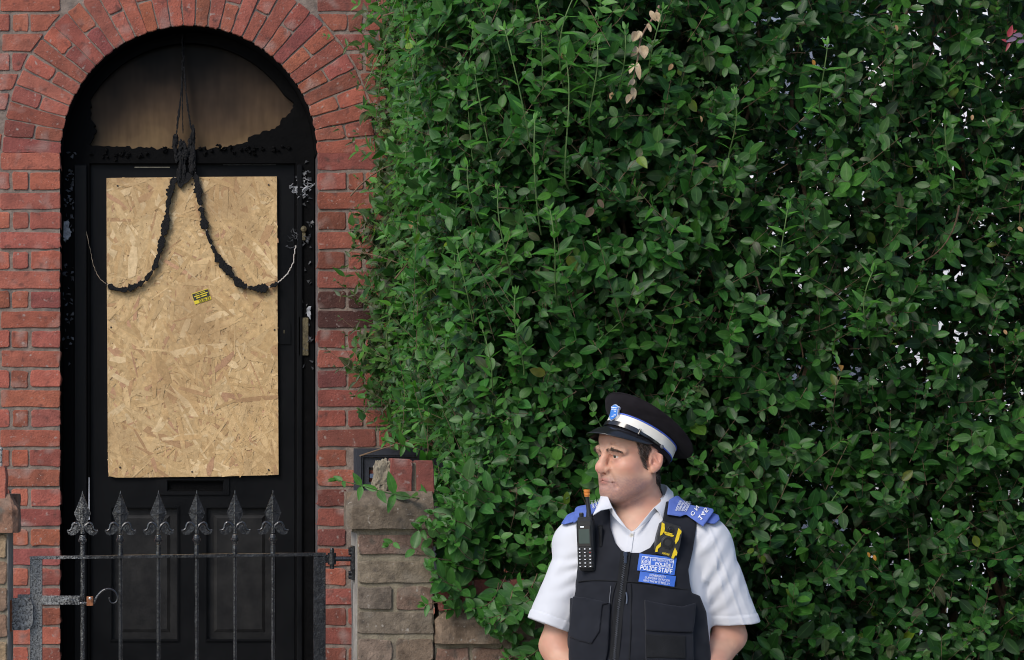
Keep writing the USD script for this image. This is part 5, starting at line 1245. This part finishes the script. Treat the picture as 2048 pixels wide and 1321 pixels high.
for i, (f, lo, hi) in enumerate(((epr, (.03, -.2, 1.36), (.27, .14, 1.56)), (epr2, (.1, -.2, 1.36), (.28, .14, 1.56)), (epl, (-.24, -.12, 1.36), (-.05, .2, 1.56)), (epl2, (-.28, -.12, 1.36), (-.1, .2, 1.56)))):
    m = mesh_sdf(f, lo, hi, .0026); m.apply_translation(ORG); obj("epaulette", m, EPM, SP, smooth=40)
def etext(cs, txt, m, **k): obj("embroidery" if m is EPT else "numeral", dtext(cs, txt, 0, .1, .8, .0262, sd=sraw, **k), m, SP)
for i, t in enumerate(("POLICE", "COMMUNITY", "SUPPORT", "OFFICER")):
    x = i * 6.2; etext([(1349 + x, 1021 + i * .5), (1360 + x, 1000 + i * .5), (1365 + x, 1001.5 + i * .5), (1354 + x, 1022.5 + i * .5)], t, EPT, wfit=.98)
etext([(1379, 1029), (1393, 1009), (1400, 1015), (1386, 1034)], "C N", SILV, wfit=.95, bold=True); etext([(1394, 1036), (1411, 1013), (1419, 1020), (1402, 1043)], "145", SILV, wfit=.95, bold=True)
for i, t in enumerate(("POLICE", "COMMUNITY", "SUPPORT", "OFFICER")):
    x = i * -6.5; etext([(1205 + x, 1013 + i * 1.5), (1200 + x, 997 + i * 1.5), (1204.5 + x, 996 + i * 1.5), (1209.5 + x, 1012 + i * 1.5)], t, EPT, wfit=.98)

# --- vest
VESTM = mat("black_vest_fabric", (.0065, .0075, .0115), (.012, .0135, .019), 14, .8, .35, 900, spec=.16, sheen=.05, bdist=.0012)
VESTD = mat("black_webbing", (.006, .0065, .008), (.011, .012, .014), 20, .8, .4, 700, spec=.2)
vm = mesh_sdf(vest, (-.25, -.21, .93), (.25, .20, 1.53), .0034); vm.apply_translation(ORG)
vs = obj("vest", vm, VESTM, person, smooth=50); VP = str(vs.GetPath())
def raised(name, poly, a, b, lo, hi, h=.0026, r=.004, wob=.004, m=VESTM):
    f = lambda p: smax(np.maximum(smax(torso(p) + (fbm(p * 22, 2, 14) - .5) * wob - b, a - torso(p), .002), p[:, 1] - .02), region(p, poly), r)
    mm = mesh_sdf(f, lo, hi, h); mm.apply_translation(ORG); return obj(name, mm, m, VP, smooth=45)
raised("pocket", [(1140, 1196), (1204, 1206), (1221, 1206), (1216, 1300), (1208, 1345), (1136, 1345)], .020, .040, (-.23, -.22, .99), (-.06, .02, 1.26))
raised("pocket_flap", [(1146, 1193), (1170, 1196), (1206, 1203), (1219, 1207), (1205, 1210), (1199, 1264), (1183, 1288), (1158, 1282), (1137, 1273), (1141, 1230)], .034, .0445, (-.23, -.23, 1.08), (-.06, .02, 1.27), r=.002)
raised("pocket", [(1284, 1240), (1386, 1248), (1388, 1345), (1280, 1345)], .020, .038, (-.03, -.24, .99), (.18, .02, 1.22))
raised("pocket_flap", [(1277, 1196), (1296, 1202), (1330, 1209), (1364, 1214), (1392, 1206), (1390, 1240), (1386, 1265), (1340, 1264), (1287, 1261), (1279, 1252)], .032, .0435, (-.03, -.24, 1.12), (.18, .02, 1.26), r=.002)
raised("velcro_panel", [(1287, 1268), (1372, 1272), (1372, 1318), (1287, 1316)], .030, .0402, (-.03, -.24, 1.03), (.16, .02, 1.16), r=.001, m=VESTD)
ZIPM = mat("dark_zip_metal", (.08, .085, .10), (.16, .17, .19), 60, .35, metallic=.4)
PULLM = mat("blue_grey_tab", (.03, .045, .075), (.05, .065, .10), 30, .5)
def ridge(pts, off, r, n=40, m=VESTD, name="seam", sd=None):
    q = spline([(a, b, 0) for a, b in pts], n); obj(name, tube(drape(q[:, 0], q[:, 1], off, sd), r, 6), m, VP)
ridge([(1156, 1164), (1190, 1161), (1222, 1162), (1237, 1163)], .002, .0018); ridge([(1252, 1164), (1300, 1168), (1350, 1176), (1378, 1180)], .002, .0018)
ridge([(1233, 1166), (1224, 1200), (1224, 1250), (1224, 1330)], .002, .0015); ridge([(1262, 1168), (1262, 1220), (1258, 1330)], .002, .0015)
ridge([(1222, 1172), (1219, 1200), (1216, 1240)], .003, .0009, 30, ZIPM, "pocket_zip"); ridge([(1252, 1185), (1254, 1200), (1253, 1208)], .003, .0022, 12, PULLM, "loop_tab")
def zc(t): return np.interp(t, [0, .2, .5, 1], [1252, 1246, 1237, 1227]), np.interp(t, [0, .2, .5, 1], [1104, 1150, 1220, 1330])
for s, nm in ((-1, "zip_tape"), (1, "zip_tape")):
    t = np.linspace(0, 1, 30); x, y = zc(t); c = [(a + s * 5.5, b, 0) for a, b in zip(x, y)]; q = np.array(c); A = drape(q[:, 0] - 4, q[:, 1], .003); B = drape(q[:, 0] + 4, q[:, 1], .003)
    V = np.vstack([A, B, A + [0, .004, 0], B + [0, .004, 0]]); n = 30; Fc = []
    for i in range(n - 1):
        for o1, o2 in ((0, n), (n, 3 * n), (3 * n, 2 * n), (2 * n, 0)): Fc += [[o1 + i, o2 + i, o2 + i + 1], [o1 + i, o2 + i + 1, o1 + i + 1]]
    obj(nm, trimesh.Trimesh(V, Fc, process=False), VESTD, VP, smooth=40)
teeth = []
for i in range(100):
    t = .02 + i / 100 * .98; x, y = zc(t); q = drape(x + (1.1 if i % 2 else -1.1), y, .0045); teeth.append(bx(q[0] - .0019, q[0] + .0019, q[1] - .001, q[1] + .002, q[2] - .0009, q[2] + .0009))
obj("zip_teeth", join(teeth), ZIPM, VP, kind="stuff")
zq = drape(1251, 1108, .009); obj("zip_pull", join([bx(zq[0] - .005, zq[0] + .005, zq[1] - .002, zq[1] + .004, zq[2] - .007, zq[2] + .005, .001), bx(zq[0] - .0045, zq[0] + .003, zq[1] - .004, zq[1] - .002, zq[2] - .026, zq[2] - .006, .0008)]), mat("blue_black_zip_pull", (.04, .055, .09), (.06, .075, .11), 30, .3, metallic=.4), VP)
PATCHB = mat("blue_badge", (.022, .095, .42), (.030, .12, .50), 40, .6, .15, 500); WHT = mat("white_print", (.70, .72, .76), (.80, .81, .84), 60, .7)
p1 = [(1274, 1141), (1349, 1151), (1353.5, 1116), (1279, 1107.5)]; p2 = [(1277, 1163.5), (1348.5, 1174), (1352, 1153), (1280.5, 1143)]
VO = .0045
obj("badge", patch(p1, VO, .002), PATCHB, VP, label="blue badge reading metropolitan police, police staff"); obj("badge", patch(p2, VO, .002), PATCHB, VP, label="blue name badge below the larger badge")
def vt(c, txt, v0, hv, **k): obj("lettering", dtext(c, txt, k.pop("u0", 0), v0, hv, VO + .0004, **k), WHT, VP)
vt(p1, "POLICE STAFF", .08, .25, wfit=.86, ctr=.50); vt(p1, "POLICE", .45, .155, wfit=.42, ctr=.66); vt(p1, "METROPOLITAN", .67, .14, wfit=.57, ctr=.65, bold=False)
def frame_lines(c, u0, u1, v0, v1, w=.012):
    a = 2.0; return join([patch(c, VO + .0007, .0006, 8, 1, None, u0, u1, v0, v0 + w * a), patch(c, VO + .0007, .0006, 8, 1, None, u0, u1, v1 - w * a, v1), patch(c, VO + .0007, .0006, 1, 4, None, u0, u0 + w, v0, v1), patch(c, VO + .0007, .0006, 1, 4, None, u1 - w, u1, v0, v1)])
obj("badge_border", join([frame_lines(p1, .08, .93, .39, .87), frame_lines(p1, .08, .325, .39, .87)]), WHT, VP)
# the crest: an eight-pointed star in a ring under a crown
cr_ = []
def cpoly(pts): 
    return join([trimesh.Trimesh(drape(*bil(p1, np.array([a[0] for a in pts]), np.array([a[1] for a in pts])).T, VO + .0009), [[0, i, i + 1] for i in range(1, len(pts) - 1)], process=False)])
cu, cv = .20, .585
for k in range(8):
    a = k * np.pi / 4; e = lambda r, t: (cu + r * math.cos(t), cv + 2.05 * r * math.sin(t)); cr_.append(cpoly([e(.018, a - .5), e(.062, a), e(.018, a + .5)]))
for k in range(16):
    a, b = k * np.pi / 8, (k + .7) * np.pi / 8; cr_.append(cpoly([e(.072, a), e(.084, a), e(.084, b), e(.072, b)]))
cr_.append(cpoly([(.17, .79), (.23, .79), (.245, .845), (.20, .825), (.155, .845)]))
for s in (-1, 1): cr_.append(cpoly([(cu + s * .085, .46), (cu + s * .10, .44), (cu + s * .105, .62), (cu + s * .092, .66)]))
obj("crest", join(cr_), WHT, VP)
vt(p2, "COMMUNITY", .68, .20, wfit=.46, ctr=.50, bold=False); vt(p2, "SUPPORT OFFICER", .39, .20, wfit=.70, ctr=.50, bold=False); vt(p2, "MATTHEW O'REILLY", .10, .20, wfit=.74, ctr=.50, bold=False)
obj("radio_dock", join([bx(*(lambda q: (q[0] - .004, q[0] + .004, q[1] - .012, q[1] + .01, q[2] - .028, q[2] + .028))(drape(1201, 1074, 0)), .002), bx(*(lambda q: (q[0] - .007, q[0] + .007, q[1] - .008, q[1] + .01, q[2] - .006, q[2] + .006))(drape(1200, 1055, 0)), .002)]), VESTD, VP)
# trousers and boots, below the frame
TRM = mat("black_trousers", (.012, .012, .014), (.018, .018, .02), 12, .85)
def trousers(p):
    d = s_ell(p, (0, .0, .90), (.185, .135, .13))
    for s in (-1, 1): d = smin(d, s_cap(p, (s * .09, .0, .86), (s * .105, .0, .50), .092, .072), .04); d = smin(d, s_cap(p, (s * .105, 0, .50), (s * .11, .015, .09), .072, .060), .03)
    return np.maximum(np.maximum(d, .055 - p[:, 2]), p[:, 2] - .99)
tm_ = mesh_sdf(trousers, (-.26, -.2, .03), (.26, .2, 1.02), .012); tm_.apply_translation(ORG); obj("trousers", tm_, TRM, person, smooth=50)
for s in (-1, 1):
    bo = mesh_sdf(lambda p: np.maximum(smin(s_ell(p, (s * .115, -.07, .03), (.048, .13, .055)), s_cap(p, (s * .11, .015, .03), (s * .11, .015, .13), .05), .03), .001 - p[:, 2]), (s * .115 - .08, -.24, -.02), (s * .115 + .08, .1, .2), .01); bo.apply_translation(ORG); obj("boot", bo, FERRO, person, smooth=50)

# --- peaked cap
CAPB = mat("dark_wool_cap", (.0065, .0052, .0068), (.011, .009, .0115), 40, .9, .3, 900, spec=.12, sheen=.02); BANDW = mat("white_cap_band", (.62, .60, .54), (.70, .68, .62), 20, .5, .1, 300); PIPE = mat("blue_piping", (.03, .075, .40), (.045, .10, .48), 30, .6); VISM = mat("patent_leather", (.006, .006, .007), (.009, .009, .010), 20, .12, .05, 60, spec=.6)
def cap_w(v):
    a = math.radians(PITCH); v = np.asarray(v, float); r = np.stack([v[..., 0], v[..., 1] * math.cos(a) - v[..., 2] * math.sin(a), v[..., 1] * math.sin(a) + v[..., 2] * math.cos(a)], -1)
    return rotz(r + CAPC, HY) + HC + ORG
NA = 72; AN = np.linspace(0, 2 * np.pi, NA, endpoint=False)
def ring(z, a, b, dy=0.0, lift=0.0):
    a = a + .005; dy = dy * 4.5
    y = -a * np.cos(AN); return np.stack([b * np.sin(AN), y + dy, z + lift * np.clip(-y / a, -1, 1)], 1)
def rings(rs, top=False, inside=False):
    V = np.vstack(rs); k = len(rs); Fc = []
    for i in range(k - 1):
        for j in range(NA): a, b = i * NA + j, i * NA + (j + 1) % NA; Fc += [[a, b, b + NA], [a, b + NA, a + NA]]
    if top: V = np.vstack([V, rs[-1].mean(0) + [0, 0, .002]]); Fc += [[(k - 1) * NA + j, (k - 1) * NA + (j + 1) % NA, k * NA] for j in range(NA)]
    m = trimesh.Trimesh(cap_w(V), Fc, process=False)
    return m
cap = obj("cap", rings([ring(.002, .096, .076), ring(-.002, .103, .082), ring(.002, .1045, .0835), ring(.050, .1035, .0828), ring(.052, .1050, .0845, 0, .001), ring(.056, .1170, .0990, 0, .006), ring(.062, .1290, .1150, .001, .012), ring(.068, .1365, .1255, .002, .019), ring(.072, .1385, .1280, .002, .023), ring(.0745, .1370, .1265, .002, .024),
    ring(.0735, .1350, .1245, .002, .024), ring(.077, .1300, .1190, .002, .023), ring(.082, .1050, .0950, .002, .019), ring(.085, .0600, .0540, .002, .011)], top=True), CAPB, person, smooth=35, label="black peaked cap with a white band")
CP = str(cap.GetPath())
obj("piping", rings([ring(-.001 + .0125, .1045, .0835), ring(.0118, .1062, .0852), ring(.0148, .1062, .0852), ring(.0152, .1045, .0835)]), PIPE, CP, smooth=40)
obj("band", rings([ring(.0152, .1040, .0832), ring(.0156, .1055, .0845), ring(.0440, .1050, .0840), ring(.0444, .1030, .0825)]), BANDW, CP, smooth=40)
obj("piping", rings([ring(.0444, .1036, .0828), ring(.0446, .1062, .0852), ring(.0478, .1062, .0852), ring(.0482, .1040, .0832)]), PIPE, CP, smooth=40)
obj("crown_welt", rings([ring(.0715, .1385, .1280, .002, .023), ring(.0728, .1402, .1297, .002, .0235), ring(.0742, .1398, .1293, .002, .024), ring(.0748, .1370, .1265, .002, .024)]), CAPB, CP, smooth=50)
av = np.linspace(-1.45, 1.45, 41); T = np.linspace(0, 1, 7)[:, None]
inn_ = np.stack([.0850 * np.sin(av), -.1110 * np.cos(av), np.full(41, .0045)], 1)
ext = np.cos(av / 1.45 * np.pi / 2) ** .7
out_ = inn_ + np.stack([.020 * np.sin(av) * ext, -.041 * ext * (.35 + .65 * np.cos(av)), -.043 * ext], 1)
G = np.array([inn_ * (1 - t) + out_ * t + np.array([0, 0, .007]) * (np.sin(t * np.pi) * ext)[:, None] for t in T[:, 0]])
Vv = np.vstack([G.reshape(-1, 3), G.reshape(-1, 3) - [0, 0, .0022]]); Fc = []; nA = 41; N = 7 * nA
for i in range(6):
    for j in range(nA - 1): a, b, c, d = i * nA + j, i * nA + j + 1, (i + 1) * nA + j + 1, (i + 1) * nA + j; Fc += [[a, d, c], [a, c, b], [a + N, c + N, d + N], [a + N, b + N, c + N]]
vis = trimesh.Trimesh(cap_w(Vv), Fc, process=False); obj("visor", vis, VISM, CP, smooth=50)
obj("visor_edge", tube(cap_w(out_ - [0, 0, .001]), .0018, 8), VISM, CP, smooth=50)
# chin strap, buckle, side button
sa = np.linspace(-1.75, 1.75, 60); 
def strap_ring(z0, w): return np.stack([(.0855 + w) * np.sin(sa), -(.1118 + w) * np.cos(sa), np.interp(np.abs(sa), [0, .6, 1.1, 1.75], [z0, z0 - .001, z0 - .002, z0 - .004])], 1)
hw = np.interp(np.abs(sa), [0, .95, 1.0, 1.75], [.0065, .0065, .004, .0032])[:, None] * [0, 0, 1]
A, B = strap_ring(.0150, .0006), strap_ring(.0150, .0030); V = np.vstack([A - hw, B - hw, B + hw, A + hw]); Fc = []; n = 60
for i in range(n - 1):
    for o1, o2 in ((0, n), (n, 2 * n), (2 * n, 3 * n), (3 * n, 0)): Fc += [[o1 + i, o2 + i, o2 + i + 1], [o1 + i, o2 + i + 1, o1 + i + 1]]
ms = trimesh.Trimesh(cap_w(V), Fc, process=False); ms.fix_normals(); obj("chin_strap", ms, VISM, CP, smooth=40)
for s in (-1, 1):
    a = s * 1.0; c = np.array([.0885 * math.sin(a), -.115 * math.cos(a), .0130]); obj("buckle", trimesh.Trimesh(cap_w(bx(-.004, .004, -.004, .004, -.009, .009, .001).vertices * [1, .6, 1] + c), bx(-.004, .004, -.004, .004, -.009, .009, .001).faces), VISM, CP)
    a = s * 1.72; c = np.array([.0885 * math.sin(a), -.115 * math.cos(a), .0112]); m = trimesh.creation.icosphere(3, .0058); m.vertices = cap_w(m.vertices * [.6, 1, 1] + c); obj("side_button", m, ZIPM, CP, smooth=True)
# the shield badge on the front, to the wearer's front left of centre
def shield(sc):
    h = [(0, -.028), (.007, -.0235), (.0145, -.0165), (.018, -.006), (.0165, .006), (.0150, .012), (.0185, .019), (.0120, .0205), (.007, .0235), (0, .0255)]
    return Polygon([(x * sc, z * sc) for x, z in h] + [(-x * sc, z * sc) for x, z in h[-2:0:-1]])
BA = math.radians(4)
def on_front(v):
    """Badge space (x right, z up, -y out) laid on the cap's front."""
    v = np.asarray(v, float); x, y, z = v[..., 0], v[..., 1], v[..., 2]; a = BA + x / .10
    r = .1130 - y + np.clip((z + .008) * .30, 0, .012); q = np.stack([np.sin(a) * r * .86, -np.cos(a) * r, .0425 + z * .97], -1); return cap_w(q)
def onb(m): m = m.copy(); m.vertices = on_front(m.vertices); return m
SILB = mat("chrome_badge", (.55, .56, .58), (.66, .66, .68), 30, .25, metallic=.8); BLB = mat("blue_enamel", (.030, .14, .46), (.04, .17, .52), 20, .3)
obj("badge_rim", onb(plate(shield(.93), -.004, .004)), SILB, CP); obj("badge", onb(plate(shield(.80), -.0055, -.0035)), BLB, CP)
for i, (t, w) in enumerate((("COMMUNITY", .023), ("SUPPORT", .020), ("OFFICER", .019), ("METROPOLITAN", .022), ("POLICE", .013))):
    m = text_mesh(t, .0030, .0008, True); v = m.vertices.copy(); sx = w / v[:, 0].max(); z0 = (.0115, .0062, .0009, -.0085, -.0135)[i]
    m.vertices = on_front(np.stack([v[:, 0] * sx - w / 2, -.0058 - v[:, 2], v[:, 1] + z0], 1)); obj("badge_lettering", m, WHT, CP)

# ---------------------------------------------------------------- radio and body camera clipped to the vest
RADM = mat("black_radio_plastic", (.008, .0085, .009), (.013, .0135, .014), 30, .42, .15, 400, spec=.4)
rc = drape(1170, 1088, 0) + np.array([0, -.026, 0])
radio = thing("radio", rc, "black two-way radio with orange-tipped aerial clipped on the vest's left side", "radio")
RY, RT = -24.0, 2.2
def rw(v):
    v = np.asarray(v, float); a = math.radians(RT); v = np.stack([v[..., 0] * math.cos(a) - v[..., 2] * math.sin(a), v[..., 1], v[..., 0] * math.sin(a) + v[..., 2] * math.cos(a)], -1); return rotz(v, RY) + rc
def rm(m): m = m.copy(); m.vertices = rw(m.vertices); return m
H_ = .069
obj("case", rm(join([bx(-.0235, .0215, -.017, .018, -H_, H_, .005), bx(-.022, .0225, -.012, .018, -H_ - .004, -.02, .004), bx(-.021, .019, -.010, .014, H_ - .004, H_ + .006, .003)])), RADM, radio)
obj("screen_surround", rm(bx(-.0195, .0165, -.0184, -.016, -.006, .053, .001)), mat("radio_fascia", (.012, .012, .013), None, 10, .25), radio)
obj("screen", rm(bx(-.0165, .0135, -.0192, -.018, .002, .042, .0005)), mat("radio_screen", (.035, .055, .050), (.05, .072, .066), 6, .18), radio)
obj("maker_mark", rm(bx(-.0115, -.001, -.0192, -.018, .0462, .0502)), WHT, radio)
KEYM = mat("key_rubber", (.012, .012, .013), None, 10, .5)
for r_ in range(6):
    for c_ in range(3):
        x, z = -.0155 + c_ * .0145, -.0125 - r_ * .0096
        k_ = obj("key", rm(bx(x - .0052, x + .0052, -.0190, -.0165, z - .0033, z + .0033, .0008)), KEYM, radio)
        obj("key_mark", rm(bx(x - .0016 - .0004 * c_, x + .0016, -.0196, -.0189, z - .0011, z + .0011)), WHT if not (r_ == 1 and c_ == 2) else mat("red_key_mark", (.35, .02, .02), None, 10, .5), str(k_.GetPath()))
obj("knob", rm(lathe([(0, 0), (.006, 0), (.0065, .010), (.005, .013), (0, .013)], (-.012, .002, H_ + .005))), RADM, radio)
ab = np.array([.0085, .003, H_ + .002])
obj("aerial", rm(tube([ab, ab + [0, 0, .022], ab + [-.002, 0, .050], ab + [-.003, 0, .062]], [.0085, .0062, .0054, .0054], 14)), RADM, radio, smooth=50)
zz = np.linspace(0, .020, 41); ORM = mat("orange_rubber", (.55, .20, .035), (.66, .27, .06), 40, .55)
pr = [(0, .0)] + [(.0070 + .0014 * z / .02 + .0013 * math.cos(z / .02 * 2 * np.pi * 5), z) for z in zz] + [(0, .020)]
obj("aerial_tip", rm(lathe(pr, ab + [-.0032, 0, .060], n=20)), ORM, radio, smooth=50, label="orange ringed aerial tip")
camc = [(1306, 1107.5), (1354, 1121), (1367.5, 1054), (1321, 1041)]
yc = float(drape(1337, 1082, 0)[1]) - .018
bcam = thing("body_camera", P(1337, 1082, yc), "black and yellow body camera clipped high on the vest above the blue badges", "camera")
fc = [P(a, b, yc) for a, b in camc]
def cq(u, v, o=0.0): return fc[0] * (1 - u) * (1 - v) + fc[1] * u * (1 - v) + fc[2] * u * v + fc[3] * (1 - u) * v + np.array([0, o, 0])
def cpl(pts, o0, o1): a = [cq(u, v, o0) for u, v in pts]; b = [cq(u, v, o1) for u, v in pts]; return hull(a + b)
oc = [(.10, .02), (.86, .0), (.97, .10), (1.0, .45), (.97, .86), (.86, .98), (.14, 1.0), (.03, .9), (.0, .55), (.02, .12)]
inn2 = [((u - .5) * .92 + .5, (v - .5) * .94 + .5) for u, v in oc]
obj("case", hull([cq(u, v, .0) for u, v in oc] + [cq(u, v, .020) for u, v in oc] + [cq(u, v, -.005) for u, v in inn2]), mat("camera_case", (.014, .014, .0135), (.022, .022, .021), 40, .5, .2, 400), bcam)
YEL = mat("camera_yellow", (.66, .47, .012), (.72, .53, .02), 30, .5)
for pts in ([(.06, .95), (.18, .93), (.20, .86), (.235, .80), (.235, .72), (.17, .60), (.10, .56)], [(.78, .92), (.92, .86), (.93, .80), (.885, .74), (.885, .60), (.80, .44), (.74, .52), (.76, .70)], [(.05, .22), (.20, .38), (.22, .26), (.13, .17), (.15, .08), (.05, .06)], [(.80, .34), (.93, .22), (.93, .13), (.86, .12), (.84, .02), (.74, .01), (.76, .18)]):
    obj("yellow_mark", plate(Polygon([cq(u, v)[[0, 2]] for u, v in pts]).buffer(0), yc - .0066, yc - .0046), YEL, bcam)
lc = cq(.47, .82); bc2 = cq(.47, .42)
obj("lens_ring", lathe([(.0, -.009), (.0080, -.009), (.0086, -.006), (.0086, 0), (0, 0)][::-1], lc + [0, 0, 0], "y", 24).apply_transform(np.eye(4)), RADM, bcam, smooth=40)
def disc(c, r0, y0, y1, ch=.001): return hull([c + np.array([r * math.cos(a), y, r * math.sin(a)]) for a in np.linspace(0, 2 * np.pi, 28, endpoint=False) for r, y in ((r0, y1), (r0, y0 + ch), (r0 - ch, y0))])
obj("lens_rim", disc(lc, .0088, -.0085, 0), RADM, bcam); obj("lens", disc(lc, .0042, -.0100, -.0080), mat("lens_glass", (.01, .01, .014), None, 5, .05, spec=.9), bcam)
obj("button_ring", disc(bc2, .0186, -.0068, 0), mat("button_ring", (.020, .020, .019), None, 10, .5), bcam); obj("button", disc(bc2, .0165, -.0085, -.006, .002), RADM, bcam); obj("button_centre", disc(bc2, .0085, -.0090, -.0084, .0003), mat("button_dimple", (.016, .016, .015), None, 10, .6), bcam)
ft = [cq(u, v, -.0054) for u, v in ((0, 0), (1, 0), (1, 1), (0, 1))]
obj("maker_lettering", text_on(ft, "AXON", .33, .065, .055, 0.0006, wfit=.30), YEL, bcam)
obj("warning_lines", join([cpl([(a, v), (b, v), (b, v + h), (a, v + h)], -.0062, -.005) for a, b, v, h in ((.24, .34, .66, .055), (.37, .58, .685, .03), (.36, .66, .65, .026), (.30, .62, .625, .022))]), YEL, bcam)
